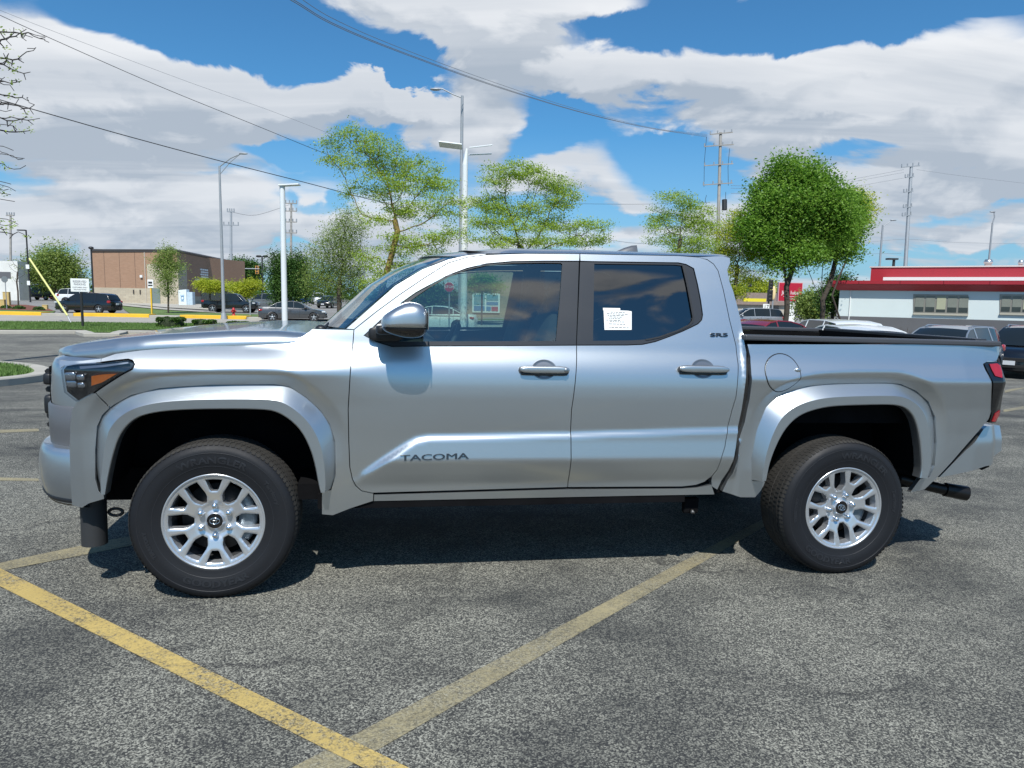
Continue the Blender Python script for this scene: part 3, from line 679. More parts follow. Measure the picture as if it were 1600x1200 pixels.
o, H, s = pole_lamp('street_lamp', 719, 43, 160, .14, .08, galv, 'tall grey street lamp arching left, directly behind the wing-headed white pole')
mb = MB(); mb.tube([(0, 0, H-.12), (-.5, 0, H+.05), (-1.15, 0, H+.36), (-1.35, 0, H+.38)], .035, 6); mb.build('arm', galv, o)
mb = MB(); mb.ell((-1.58, 0, H+.33), (.32, .15, .08)); mb.build('lamp_head', galv, o)
o, H, s = pole_lamp('car_park_lamp', 47.5, 84, 361, .10, .08, blkm, 'black lamp post with a flat head above the far-left yellow-green tree', 'lamp post')
mb = MB(); mb.box((-.5, 0, H), (.9, .4, .12)); mb.build('lamp_head', blkm, o)
for z, w_ in ((4.3, .4), (2.4, .35)): mb = MB(); mb.box((.05, -.2, z), (w_, .05, .5)); mb.build('notice', whitep, o)
o, H, s = pole_lamp('car_park_lamp', 146.5, 80, 388, .10, .09, blkm, 'black lamp post with a round head at the left edge of the brick store', 'lamp post')
mb = MB(); mb.ell((0, 0, H), (.28, .28, .16)); mb.build('lamp_head', blkm, o)
o, H, s = pole_lamp('car_park_lamp', 411, 120, 401, .14, .12, blkm, 'distant black twin-headed lamp post left of the white light pole', 'lamp post')
mb = MB(); mb.ell((-.55, 0, H), (.5, .3, .2)); mb.ell((.55, 0, H), (.5, .3, .2)); mb.build('lamp_head', blkm, o)
o, H, s = pole_lamp('street_lamp', 1370, 75, 353, .14, .09, galv, 'slim grey pole with a small lamp arm above the left end of the red parapet')
mb = MB(); mb.tube([(0, 0, H-.2), (.9, 0, H+.5)], .04, 6); mb.ell((1.05, 0, H+.52), (.35, .15, .08)); mb.build('lamp_head', galv, o)
o, H, s = pole_lamp('street_lamp', 1539, 62, 350, .09, .07, galv, 'slim grey street lamp rising behind the red parapet at the right')
mb = MB(); mb.tube([(0, 0, H), (.12, 0, H+.5), (.05, 0, H+.9)], .05, 6); mb.ell((-.1, 0, H+.95), (.25, .12, .07)); mb.build('lamp_head', galv, o)
p = at(1396, 416, 52); o = empty('roof_lamp', (p.x, p.y, 3.1), -YAW, 'small dark flat-topped lamp standing on the roof behind the red parapet', 'lamp')
mb = MB(); mb.tube([(0, 0, -.2), (0, 0, 1.75)], .10, 8); mb.build('post', blkm, o); mb = MB(); mb.box((-.15, 0, 1.8), (.75, .4, .12)); mb.build('lamp_head', blkm, o)
# utility poles
def upole(px0, py0, px1, py1, depth, arms, r, label, m=woodp):
    b = at(px0, py0, depth); tpt = at(px1, py1, depth); gq = gd(px0, depth); 
    sl_ = (tpt-b)/(tpt.z-b.z); b2 = tpt+sl_*(gq.z-tpt.z)
    o = empty('utility_pole', b2, 0, label, 'utility pole', 'wooden power poles along the horizon'); ax = tpt-b2
    mb = MB(); mb.tube([(0, 0, -.2), ax], [r, r*.7], 10); mb.build('pole', m, o)
    for (py, w0, w1, dy) in arms:
        zz = at(px1, py, depth).z; c = ax*((zz-b2.z)/ax.z); s = depth/1105.1
        mb = MB(); a_ = c+E1*(-w0*s); b_ = c+E1*(w1*s)+Vector((0, 0, dy*s)); mb.tube([a_-E2*.15, b_-E2*.15], .055*depth/60, 4, smooth=False); mb.build('crossarm', m, o)
        mb = MB()
        for f in (.03, .35, .65, .97): q = a_.lerp(b_, f); mb.tube([q, q+Vector((0, 0, .28*depth/60))], .05*depth/60, 6)
        tag(mb.build('insulators', galv, o), kind='stuff')
    return o, b2, ax
up1, b_, ax_ = upole(1119, 470, 1126, 207, 62, [(211, 17, 18, 4), (230, 26, 20, 4), (260, 25, 20, 4), (290, 26, 20, 4)], .17, 'tall power pole with four crossarms rising behind the feathery tree, centre right')
mb = MB(); s = 62/1105.1
for (x0, y0, x1, y1) in ((1104, 214, 1100, 292), (1140, 232, 1138, 290), (1104, 305, 1103, 318), (1134, 300, 1136, 330)): mb.tube([at(x0, y0, 62)-b_, at((x0+x1)/2-1.5, (y0+y1)/2, 62)-b_, at(x1, y1, 62)-b_], .02, 4)
mb.tube([at(1132, 312, 61.8)-b_, at(1132, 328, 61.8)-b_], .22, 10); mb.build('drop_wires', blkm, up1)
up2, b_, ax_ = upole(1411.5, 470, 1424, 260, 80, [(262, 16, 12, 3), (278, 9, 4, 2), (301, 10, 4, 2), (325, 9, 4, 2), (338, 10, 4, 2)], .24, 'leaning grey power pole behind the left end of the red parapet', galv)
upole(361, 470, 361, 330, 150, [(331, 6, 5, 0), (352, 12, 12, 0)], .3, 'far power pole just right of the grey street lamp', galv)
upole(454.5, 470, 455, 317, 160, [(318, 9, 9, 0), (330, 9, 9, 0), (347, 9, 9, 0), (364, 9, 9, 0)], .3, 'far power pole with four crossarms just right of the white light pole')
upole(16.5, 470, 16.5, 335, 120, [(337, 6, 6, 0)], .22, 'far power pole above the white building at the left edge')
wirem = mat('weathered_wire', (.17, .18, .20), .6)
# wires
def wire(pts, m=None, r=.012, label=None, grp=None):
    P = [at(px, py, d) for px, py, d in pts]
    # smooth curve through the points
    Q = [np.array(p) for p in P]; out_ = []
    for i in range(len(Q)-1):
        p0 = Q[max(i-1, 0)]; p1 = Q[i]; p2 = Q[i+1]; p3 = Q[min(i+2, len(Q)-1)]
        for t_ in np.linspace(0, 1, 9)[:-1]:
            out_.append(.5*((2*p1)+(-p0+p2)*t_+(2*p0-5*p1+4*p2-p3)*t_**2+(-p0+3*p1-3*p2+p3)*t_**3))
    out_.append(Q[-1])
    mb = MB(); mb.tube([Vector(q) for q in out_], r, 5); o = mb.build('overhead_wire', m or (wirem if r < .018 else blkm)); tag(o, label, 'cable', grp)
WG = 'overhead power and telephone wires'
wire([(-60, 140, 36), (0, 156, 37), (66, 175, 38), (200, 213, 41), (346, 252, 45), (480, 286, 49), (560, 307, 52), (640, 326, 55)], label='thick black wire sloping down from the left edge to the first locust tree', r=.026, grp=WG)
wire([(-40, 5, 40), (66, 54, 42), (245, 133, 48), (400, 196, 53), (521, 245, 58), (620, 280, 62)], label='dark wire crossing the left clouds above the thick black wire', r=.019, grp=WG)
wire([(-40, 0, 50), (84, 49, 54), (297, 129, 62), (420, 172, 67), (518, 210, 72)], label='thinnest and highest wire across the left clouds', r=.013, grp=WG)
for k, (y0, y1) in enumerate(((0, 212), (3, 214), (-9, 210))):
    wire([(380, -42+y0, 24), (456, y0-2, 26), (520, 36+y0*.8, 29), (620, 78+y0*.6, 34), (763, 130+y0*.5, 43), (880, 167+y0*.3, 50), (960, 188+y0*.2, 55), (1027, 202+y0*.1, 59), (1105, y1, 62)], label=('lowest', 'middle', 'uppermost')[(0, 1, 2)[k]]+' of the long wires running from the top edge to the four-arm power pole', r=.016 if k < 2 else .012, grp=WG)
for k, dy in enumerate((0, 4, 12)):
    wire([(1142, 290+dy, 62), (1230, 291+dy, 68), (1312, 283+dy, 73), (1412, 265+dy*1.1, 80)], label=('top', 'middle', 'bottom')[k]+' wire strung between the two power poles on the right', r=.014, grp=WG)
wire([(1432, 265, 80), (1520, 277, 84), (1660, 293, 90)], label='wire leaving the leaning pole toward the right edge', r=.012, grp=WG)
wire([(1330, 382, 79), (1412, 374, 80), (1500, 379, 84), (1660, 382, 90)], label='low wire crossing the sky over the red parapet', r=.012, grp=WG)
wire([(1240, 399, 70), (1330, 397, 75), (1408, 396, 80)], label='low wire reaching the leaning pole from the green tree', r=.014, grp=WG)
wire([(870, 361, 55), (960, 376, 60), (1010, 381, 62), (1112, 384, 64)], label='sagging wire just above the truck roof left of the antenna fin', r=.016, grp=WG)
wire([(880, 318, 90), (1000, 319, 92), (1110, 316, 95)], label='faint distant wire over the gap between the locust trees', r=.018, grp=WG)
wire([(365, 332, 150), (400, 336, 152), (452, 320, 158)], label='faint distant wire between the two far poles on the left', r=.03, grp=WG)
# ---- signs and street furniture
def flatsign(name, px, depth, y0, y1, wpx, m, label, cat, postm, post_r=.03, base=None, rot=0., thick=.03, post_top=None):
    g_ = gd(px, depth); o = empty(name, g_, -YAW+rot, label, cat); s = depth/1105.1
    zt_ = at(px, y0, depth).z-g_.z; zb_ = at(px, y1, depth).z-g_.z
    mb = MB(); mb.box((0, -.04, (zt_+zb_)/2), (wpx*s, thick, zt_-zb_)); mb.build('board', m, o, .012)
    mb = MB(); mb.box((0, .02, zb_/2), (post_r*2, post_r*2, zb_+ (zt_-zb_)*.9)); mb.v = [(v[0], v[1], max(-.1, v[2])) for v in mb.v]; mb.build('post', postm, o)
    return o, zb_, zt_, wpx*s
def put_text(o, txt, x, y, z, size, m, wmax=None, sx=1.):
    vs, fs = text_mesh(txt, size, .004, (sx, 1)); mb = MB(); mb.add([(x+v.x, y-v.z, z+v.y) for v in vs], fs); return mb.build('lettering', m, o)
o, z0, z1, w_ = flatsign('parking_sign', 127, 36, 435.5, 456, 29, whitep, 'white notice board on a black post standing in the grass verge, left', 'sign', blkm, .045)
grt = mat('sign_grey_text', (.22, .22, .24), .6)
put_text(o, 'RESERVED', 0, -.06, z1-.15, .155, grt); put_text(o, 'PARKING', 0, -.06, z1-.29, .145, grt); put_text(o, 'CUSTOMERS ONLY', 0, -.06, z0+.22, .088, grt); put_text(o, 'VIOLATORS TOWED', 0, -.06, z0+.11, .07, grt)
o, z0, z1, w_ = flatsign('one_way_sign', 236.5, 56, 437, 450, 9, whitep, 'small white arrow sign on a yellow post by the yellow kerb', 'sign', yellowk, .05)
mb = MB(); mb.box((0, -.07, (z0+z1)/2-.12), (.34, .02, .09)); mb.box((0, -.07, (z0+z1)/2+.1), (.30, .02, .14)); mb.build('arrow', blkm, o)
o, z0, z1, w_ = flatsign('small_sign', 442.5-52, 57, 470, 473, 3, galv, 'short grey marker post right of the red hydrant', 'post', galv, .04)
# round-backed stop sign, far left
def octo(name, px, depth, py, rpx, m, label, txt=None, rim=None):
    g_ = gd(px, depth); o = empty(name, g_, -YAW, label, 'road sign'); s = depth/1105.1; zc = at(px, py, depth).z-g_.z; r = rpx*s
    pl = [(r*math.cos(math.pi/8+k*math.pi/4), r*math.sin(math.pi/8+k*math.pi/4)) for k in range(8)]
    M = Matrix(((1, 0, 0), (0, 0, 1), (0, 1, 0)))
    mb = MB(); mb.prism(pl, -.02, .02, M=M); mb.v = [(v[0], v[1]-.06, v[2]+zc) for v in mb.v]; mb.build('board', rim or m, o)
    if rim: mb = MB(); mb.prism([(a*.92, b*.92) for a, b in pl], -.03, .03, M=M); mb.v = [(v[0], v[1]-.07, v[2]+zc) for v in mb.v]; mb.build('face', m, o)
    mb = MB(); mb.tube([(0, 0, -.1), (0, 0, zc+r*.5)], .035, 6); mb.build('post', galv, o)
    if txt: put_text(o, txt, 0, -.105, zc, r*.66, whitep)
    return o
octo('stop_sign', 702, 30, 448.5, 8.2, mat('stop_red', (.42, .02, .03), .5), 'red stop sign seen through the truck cab windows', 'STOP', whitep)
octo('stop_sign', 10, 62, 436.5, 5.2, mat('sign_back', (.20, .22, .23), .5, metal=.3), 'grey back of an octagonal road sign in front of the white building')
# red pylon sign
g_ = gd(1233, 68); s = 68/1105.1; o = empty('pylon_sign', g_, -YAW, 'red rectangular shop sign with white lettering on a white post behind the tree trunk', 'sign')
zt_ = at(1233, 441.5, 68).z-g_.z; zb_ = at(1233, 471, 68).z-g_.z
mb = MB(); mb.box((0, 0, (zt_+zb_)/2), (37.5*s, .35, zt_-zb_)); mb.build('frame', mat('pink_frame', (.60, .35, .36), .5), o)
mb = MB(); mb.box((0, 0, (zt_+zb_)/2), (35.5*s, .40, zt_-zb_-.12)); mb.build('face', mat('sign_red', (.42, .014, .035), .4), o)
put_text(o, 'Jiffy lube', 0, -.21, zt_-.98, .50, whitep); put_text(o, 'MULTICARE', 0, -.21, zb_+.25, .20, whitep)
mb = MB(); mb.box((0, -.21, zb_+.47), (1.35, .02, .03)); mb.build('underline', whitep, o)
mb = MB(); mb.box((.2, .05, zb_/2), (.75, .3, zb_)); mb.build('post', whitep, o)
o, z0, z1, w_ = flatsign('route_sign', 1197.5, 58, 475, 484, 10, whitep, 'tiny white number sign above the silver SUV', 'sign', galv, .03); put_text(o, '17', 0, -.07, (z0+z1)/2, .42, blkm)
# oval yellow sign beside the signal
g_ = gd(1208, 74); o = empty('oval_sign', g_, -YAW, 'cream oval sign just left of the red pylon sign', 'sign'); z = at(1208, 458, 74).z-g_.z
mb = MB(); mb.ell((0, 0, z), (.22, .12, .72)); mb.build('board', mat('cream_sign', (.75, .58, .30), .5), o); mb = MB(); mb.tube([(0, .1, 0), (0, .1, z)], .08, 6); mb.build('post', galv, o)
# slanting yellow guy guard
a = at(46, 404, 42); b = at(114, 506, 40.5); o = empty('guy_wire_guard', b, 0, 'slanting yellow pole leaning over the grass verge, far left', 'guy pole')
mb = MB(); mb.tube([a-b, (a-b)*.12], .055, 8); mb.build('guard', mat('guard_yellow', (.60, .58, .22), .6), o); mb = MB(); mb.tube([(a-b)*.12, (0, 0, -.2)], .035, 8); mb.build('anchor', galv, o)
# hydrant
g_ = gd(364.5, 55.5)+Vector((0, 0, .1)); o = empty('fire_hydrant', g_+Vector((0, 0, .1)), -YAW, 'red fire hydrant in the grass beside the yellow kerb', 'fire hydrant'); hm = mat('hydrant_red', (.40, .02, .025), .5)
mb = MB(); mb.rev([(.16, 0), (.16, .05), (.10, .06), (.10, .42), (.14, .43), (.14, .47), (.10, .48), (.09, .56), (.04, .62), (.001, .63)], 16, axis='Z'); mb.build('barrel', hm, o)
mb = MB(); mb.tube([(-.2, 0, .36), (.2, 0, .36)], .055, 10); mb.tube([(0, -.19, .33), (0, 0, .33)], .07, 10); mb.build('outlet', hm, o)
# yellow bollards and cabinet at the far left
for k, (px, d, h, w_, lb) in enumerate(((2, 66, .9, .5, 'squat yellow utility cabinet at the left edge behind the painted kerb'), (11, 72, 1.5, .4, 'narrow pale yellow cabinet under the grey road sign back'), (70, 63, .55, .3, 'small tan stump-like post in the red mulch near the black SUV'))):
    g_ = gd(px, d); mb = MB(); mb.box((0, 0, h/2), (w_*1.4, w_, h)); mb.box((0, 0, h+.03), (w_*1.5, w_*1.1, .06)); o = mb.build('utility_cabinet', mat('cabinet_yellow', (.55, .42, .16), .7, var=.2), None, .03, loc=g_); tag(o, lb, 'cabinet')
# traffic signals
def signal(px, depth, py0, py1, m, label, arm=None, black=False, n=3):
    g_ = gd(px, depth); s = depth/1105.1; a = at(px, py0, depth); b = at(px, py1, depth); hw = (py1-py0)*s*.19
    o = empty('traffic_signal', ((a+b)/2), -YAW, label, 'traffic light', 'traffic lights')
    h = a.z-b.z; mb = MB(); mb.box((0, 0, 0), (hw*2.1, hw*1.6, h)); mb.build('housing', m, o, .02)
    for k in range(n): mb = MB(); mb.rev([(hw*.75, -hw*.85), (hw*.55, -hw*.95), (.001, -hw*.9)], 12, c=(0, 0, h*(.33-.33*k))); mb.build('lens', blkm, o)
sigy = mat('signal_yellow', (.55, .26, .05), .5)
signal(378.5, 138, 415, 423, sigy, 'left yellow traffic light on the distant mast arm')
signal(402, 138, 415.5, 428, sigy, 'right yellow traffic light on the distant mast arm')
signal(1171.5, 66, 435, 448, blkm, 'black traffic light hanging among the leaves left of the tall stacked signal')
signal(1204.5, 60, 437, 452, blkm, 'upper black traffic light left of the red pylon sign', n=3)
signal(1203, 59, 453, 471, blkm, 'lower black traffic light left of the red pylon sign', n=3)
p = gd(362, 138.5); o = empty('signal_mast', p, -YAW, 'pale mast arm carrying the two distant yellow traffic lights', 'signal mast'); z = at(362, 419.5, 138.5).z-p.z
mb = MB(); mb.tube([(0, 0, 0), (0, 0, z+.5)], .16, 8); mb.tube([(0, 0, z), (5.6, 0, z)], .09, 6); mb.build('mast', galv, o)
p = gd(1201, 60.5); o = empty('signal_mast', p, -YAW, 'dark post carrying the two stacked black traffic lights', 'signal mast'); mb = MB(); mb.tube([(0, 0, 0), (0, 0, 3.6)], .08, 8); mb.build('mast', blkm, o)
# ---- trees
def leafmat(name, c1, c2, trans=.35):
    m = bpy.data.materials.new(name); m.use_nodes = True; t = NT(m.node_tree); t.n.clear(); MATS[name] = m
    o = t.n.new('ShaderNodeOutputMaterial'); tc = t.n.new('ShaderNodeTexCoord').outputs['Object']
    col = t.mix(t.mr(t.noise(tc, .9, 3, .6), .38, .62), c1, c2); col = t.mix(t.mr(t.noise(tc, 9., 2, .5), .3, .7, 0., .5), col, tuple(v*.55 for v in c1))
    d = t.n.new('ShaderNodeBsdfDiffuse'); tr = t.n.new('ShaderNodeBsdfTranslucent'); gl = t.n.new('ShaderNodeBsdfGlossy'); gl.inputs['Roughness'].default_value = .5
    t.put(d.inputs[0], col); t.put(tr.inputs[0], col); mx = t.n.new('ShaderNodeMixShader'); mx.inputs[0].default_value = trans
    t.l.new(d.outputs[0], mx.inputs[1]); t.l.new(tr.outputs[0], mx.inputs[2])
    m2 = t.n.new('ShaderNodeMixShader'); m2.inputs[0].default_value = .02; t.l.new(mx.outputs[0], m2.inputs[1]); t.l.new(gl.outputs[0], m2.inputs[2]); t.l.new(m2.outputs[0], o.inputs[0]); return m
LF = {'locust': leafmat('locust_leaf', (.33, .48, .055), (.50, .64, .10), .55), 'maple': leafmat('maple_leaf', (.17, .34, .04), (.28, .47, .07), .55), 'pear': leafmat('pear_leaf', (.24, .34, .08), (.38, .48, .13), .55),
      'dark': leafmat('dark_leaf', (.05, .12, .025), (.10, .20, .04), .35), 'yellow': leafmat('yellow_leaf', (.44, .52, .04), (.62, .66, .08), .6), 'hedge': leafmat('hedge_leaf', (.05, .11, .02), (.10, .19, .03), .3), 'limehedge': leafmat('lime_hedge_leaf', (.11, .22, .02), (.24, .38, .04), .3), 'brown': leafmat('brown_leaf', (.10, .05, .035), (.16, .09, .06), .2)}
barkm = mat('bark', (.040, .032, .027), .95, var=.5, vscale=5, bump=.5, bscale=25, tint=(.075, .06, .045))
barkg = mat('bark_lichen', (.09, .06, .03), .95, var=.8, vscale=3.5, bump=.5, bscale=25, tint=(.24, .17, .04))
def colonize(seedpts, attr, step, infl, kill, iters=70, up=.08, rs=None, spar=None):
    N = [np.array(p, float) for p in seedpts]; par = spar or [-1]+list(range(len(seedpts)-1)); A = np.array(attr)
    nodes = np.array(N); par = list(par)
    for it in range(iters):
        if not len(A): break
        d = np.linalg.norm(A[:, None, :]-nodes[None], axis=2) if len(A)*len(nodes) < 6e6 else None
        j = d.argmin(1); dm = d[np.arange(len(A)), j]
        lim = infl if it > 6 else 1e9
        ok = dm < max(infl, lim)
        newp = []; newpar = []
        for k in np.unique(j[ok]):
            v = A[ok & (j == k)]-nodes[k]; v = v/(np.linalg.norm(v, axis=1)[:, None]+1e-9); v = v.mean(0)+np.array([0, 0, up]); L = np.linalg.norm(v)
            if L < 1e-3: continue
            v = v/L+rs.normal(0, .16, 3); v /= np.linalg.norm(v); q = nodes[k]+v*step; newp.append(q); newpar.append(k)
        if not newp: break
        newp = np.array(newp); nodes = np.vstack([nodes, newp]); par += newpar
        dn_ = np.linalg.norm(A[:, None, :]-newp[None], axis=2).min(1); A = A[dn_ > kill]
        if len(nodes) > 4200: break
    return nodes, np.array(par)
def limbs(nodes, par, r_tip, r_base, power=2.3):
    n = len(nodes); cnt = np.zeros(n); ch = np.zeros(n, int)
    for i in range(1, n): ch[par[i]] += 1
    cnt[ch == 0] = 1
    for i in range(n-1, 0, -1): cnt[par[i]] += cnt[i]
    r = r_tip*np.maximum(cnt, 1)**(1/power); r = np.minimum(r, r_base*1.0); r = r*np.clip(r_base/max(r[0], 1e-6), 1, 1) if r[0] >= r_base else np.where(cnt > cnt[0]*.5, r_base, r)
    V = []; F = []; S = 6
    ang = np.arange(S)*2*math.pi/S
    for i in range(1, n):
        a = nodes[par[i]]; b = nodes[i]; t = b-a; L = np.linalg.norm(t)
        if L < 1e-6: continue
        t /= L; u = np.cross(t, [0.3, .9, .2]); u /= np.linalg.norm(u)+1e-9; w = np.cross(t, u)
        ra = min(r[par[i]], r[i]*1.35+r_tip); rb_ = r[i]; o = len(V)
        for q, rr in ((a, ra), (b+t*rb_*.3, rb_)):
            for c_ in ang: V.append(q+(u*math.cos(c_)+w*math.sin(c_))*rr)
        F += [(o+k, o+(k+1) % S, o+S+(k+1) % S, o+S+k) for k in range(S)]
    return np.array(V), np.array(F), ch
def leaves(cent, n_each, spread, size, rs, flat=.5, aspect=.55):
    C = np.repeat(cent, n_each, axis=0); n = len(C)
    P = C+rs.normal(0, 1, (n, 3))*np.array([spread, spread, spread*flat]); 
    nrm = rs.normal(0, 1, (n, 3)); nrm[:, 2] = np.abs(nrm[:, 2])+.5; nrm /= np.linalg.norm(nrm, axis=1)[:, None]
    u = np.cross(nrm, rs.normal(0, 1, (n, 3))); u /= np.linalg.norm(u, axis=1)[:, None]; w = np.cross(nrm, u)
    s = size*rs.uniform(.6, 1.35, (n, 1)); u = u*s; w = w*s*aspect
    V = np.stack([P-u, P-w+u*.1, P+u, P+w+u*.1], 1).reshape(-1, 3); F = np.arange(4*n).reshape(-1, 4); return V, F
def tree(px, depth, trunk, blobs, leaf, label, n_at=320, lsize=.07, n_leaf=22, spread=.28, step=.32, r_base=.16, r_tip=.012, flat=.5, bark=None, group=None, dscale=.9, seed=1, dens=1., name='tree', infl=3., kill=.55, bare=0., up=.08, lmul=4.4, lscale=.68, fill=.68, forks=()):
    rs = np.random.RandomState(seed); s = depth/1105.1; base = gd(px, depth)
    def wp(x, y, dd=0): return np.array(at(x, y, depth+dd))-np.array(base)
    tp = [np.array([0, 0, -.1])]+[wp(*q) for q in trunk]
    ph = rs.uniform(0, 6, 3)
    seeds = [tp[0]]
    for a, b in zip(tp[:-1], tp[1:]):
        k = max(1, int(np.linalg.norm(b-a)/step)); seeds += [a+(b-a)*(i+1)/k for i in range(k)]
    spar = [-1]+list(range(len(seeds)-1)); last_ = len(seeds)-1
    for fk in forks:
        cur = last_; a = seeds[last_]
        for q in fk:
            b = wp(*q); k = max(1, int(np.linalg.norm(b-a)/step))
            for i in range(k): seeds.append(a+(b-a)*(i+1)/k); spar.append(cur); cur = len(seeds)-1
            a = b
    at_ = []; n_at = int(n_at*1.7); kill *= .8; n_leaf = int(n_leaf*lmul); lsize *= lscale; spread *= 1.15
    wts = np.array([b[2]*b[3] for b in blobs], float); wts /= wts.sum()
    for b, w_ in zip(blobs, wts):
        k = max(5, int(n_at*w_)); v = rs.normal(0, 1, (k, 3)); v /= np.linalg.norm(v, axis=1)[:, None]; v *= rs.uniform(.15, 1, (k, 1))**.5
        dx, dz = b[2]*s, b[3]*s; dy = (b[4]*s if len(b) > 4 else (dx+dz)/2*dscale)
        dd = b[5] if len(b) > 5 else rs.uniform(-.5, .5)*dx*.8
        c_ = wp(b[0], b[1], dd); at_.append(c_+np.array(E1)*v[:, :1]*dx+np.array(E2)*v[:, 1:2]*dy+np.array([0, 0, 1])*v[:, 2:]*dz)
    at_ = np.vstack(at_); kf = 2*math.pi/max(1.0, s*34); gap = np.sin(at_[:, 0]*kf+ph[0])*np.sin(at_[:, 1]*kf*1.1+ph[1])+.6*np.sin(at_[:, 2]*kf*1.7+ph[2]+at_[:, 0]*kf*.5)
    if not bare: at_ = at_[gap > -.42]
    nodes, par = colonize(seeds, at_, step, infl, kill, rs=rs, up=up, spar=spar)
    V, F, ch = limbs(nodes, par, r_tip, r_base)
    o = empty(name, base, 0, label, 'tree', group)
    fastmesh('trunk', V, F, bark or barkm, o, smooth=True)
    k0 = len(seeds); idx = np.arange(len(nodes)); cand = nodes[(idx >= k0)]; chn = ch[idx >= k0]
    pick = (chn == 0) | (rs.uniform(0, 1, len(cand)) < .6*dens)
    if bare: pick &= rs.uniform(0, 1, len(cand)) > bare
    cen = cand[pick]
    if not bare:
        ex = at_[rs.uniform(0, 1, len(at_)) < fill]; cen = np.vstack([cen, ex])
    if len(cen) and n_leaf: 
        V, F = leaves(cen, n_leaf, spread, lsize, rs, flat); fastmesh('crown', V, F, LF[leaf], o)
    return o
# first locust tree: leaning lichen-covered trunk, flat layered sprays
tree(588, 31, [(592, 470), (603, 430), (613, 395), (621, 362), (617, 345)], [(530, 222, 32, 14), (550, 205, 24, 14), (585, 232, 48, 24), (520, 255, 26, 12), (560, 250, 40, 20), (615, 258, 45, 20), (650, 262, 35, 18), (605, 285, 50, 22), (655, 292, 55, 20), (690, 288, 30, 14), (570, 300, 45, 14), (640, 330, 55, 14), (585, 345, 30, 12), (690, 318, 30, 14), (650, 375, 60, 11), (700, 372, 40, 10), (597, 425, 30, 18), (570, 405, 26, 16), (630, 420, 24, 14), (640, 392, 60, 12), (700, 330, 40, 16), (705, 360, 30, 10), (585, 445, 26, 12)],
     'locust', 'feathery locust tree with a leaning orange-barked trunk behind the windscreen', n_at=430, lsize=.062, n_leaf=13, spread=.19, step=.26, r_base=.13, r_tip=.009, flat=.45, bark=barkg, group='feathery locust trees behind the truck', seed=3, kill=.42, name='locust_tree', dens=.9)
tree(832, 33, [(830, 450), (822, 400), (812, 385)], [(770, 285, 26, 12), (800, 265, 42, 14), (835, 275, 36, 14), (760, 315, 34, 14), (790, 330, 40, 14), (870, 290, 32, 14), (878, 310, 30, 16), (845, 325, 45, 14), (765, 350, 36, 12), (820, 352, 50, 12), (880, 350, 45, 12), (925, 352, 32, 9), (790, 378, 60, 9), (870, 378, 45, 9), (915, 378, 32, 8), (940, 372, 14, 5)],
     'locust', 'broad feathery locust tree spreading above the truck roof right of the white light pole', n_at=440, lsize=.062, n_leaf=13, spread=.2, step=.26, r_base=.14, r_tip=.009, flat=.4, group='feathery locust trees behind the truck', seed=8, kill=.42, name='locust_tree', dens=.9)
tree(1062, 36, [(1062, 450), (1060, 395), (1063, 375)], [(1060, 310, 34, 12), (1085, 330, 36, 14), (1035, 335, 28, 12), (1060, 350, 46, 13), (1100, 355, 30, 14), (1025, 352, 20, 8), (1050, 375, 40, 10), (1095, 378, 36, 10), (1075, 392, 40, 8)],
     'locust', 'thin pale locust tree behind the rear end of the truck roof', n_at=260, lsize=.062, n_leaf=12, spread=.2, step=.28, r_base=.1, r_tip=.009, flat=.45, group='feathery locust trees behind the truck', seed=12, kill=.45, name='locust_tree', dens=.8)
tree(1148, 38, [(1147, 470), (1150, 440), (1152, 415)], [(1150, 345, 28, 14), (1130, 368, 30, 14), (1175, 370, 34, 16), (1150, 395, 36, 12), (1185, 400, 30, 14), (1140, 420, 28, 12), (1175, 432, 24, 10), (1150, 455, 22, 14), (1128, 395, 20, 14)],
     'yellow', 'yellow-green locust tree between the cab and the big green tree', n_at=300, lsize=.066, n_leaf=13, spread=.22, step=.28, r_base=.10, r_tip=.009, flat=.5, group='feathery locust trees behind the truck', seed=15, kill=.45, name='locust_tree')
# pear
tree(530, 37, [(530, 480), (530, 455), (532, 430)], [(530, 380, 30, 40), (505, 410, 28, 36), (550, 410, 30, 40), (530, 440, 45, 30), (490, 440, 18, 24), (540, 350, 20, 22), (560, 360, 16, 22)],
     'pear', 'rounded olive-green tree with upright twigs right of the white light pole', n_at=420, lsize=.055, n_leaf=14, spread=.22, step=.26, r_base=.13, r_tip=.009, flat=1., seed=21, kill=.4, up=.35)
tree(452, 66, [(455, 462), (455, 440)], [(434, 425, 14, 26), (438, 455, 16, 18), (468, 418, 14, 22), (468, 448, 20, 22), (452, 430, 14, 20)], 'dark', 'dense dark green tree standing behind the white light pole', n_at=200, lsize=.12, n_leaf=30, spread=.38, step=.4, r_base=.15, r_tip=.014, flat=1., seed=22, kill=.7, name='tree')
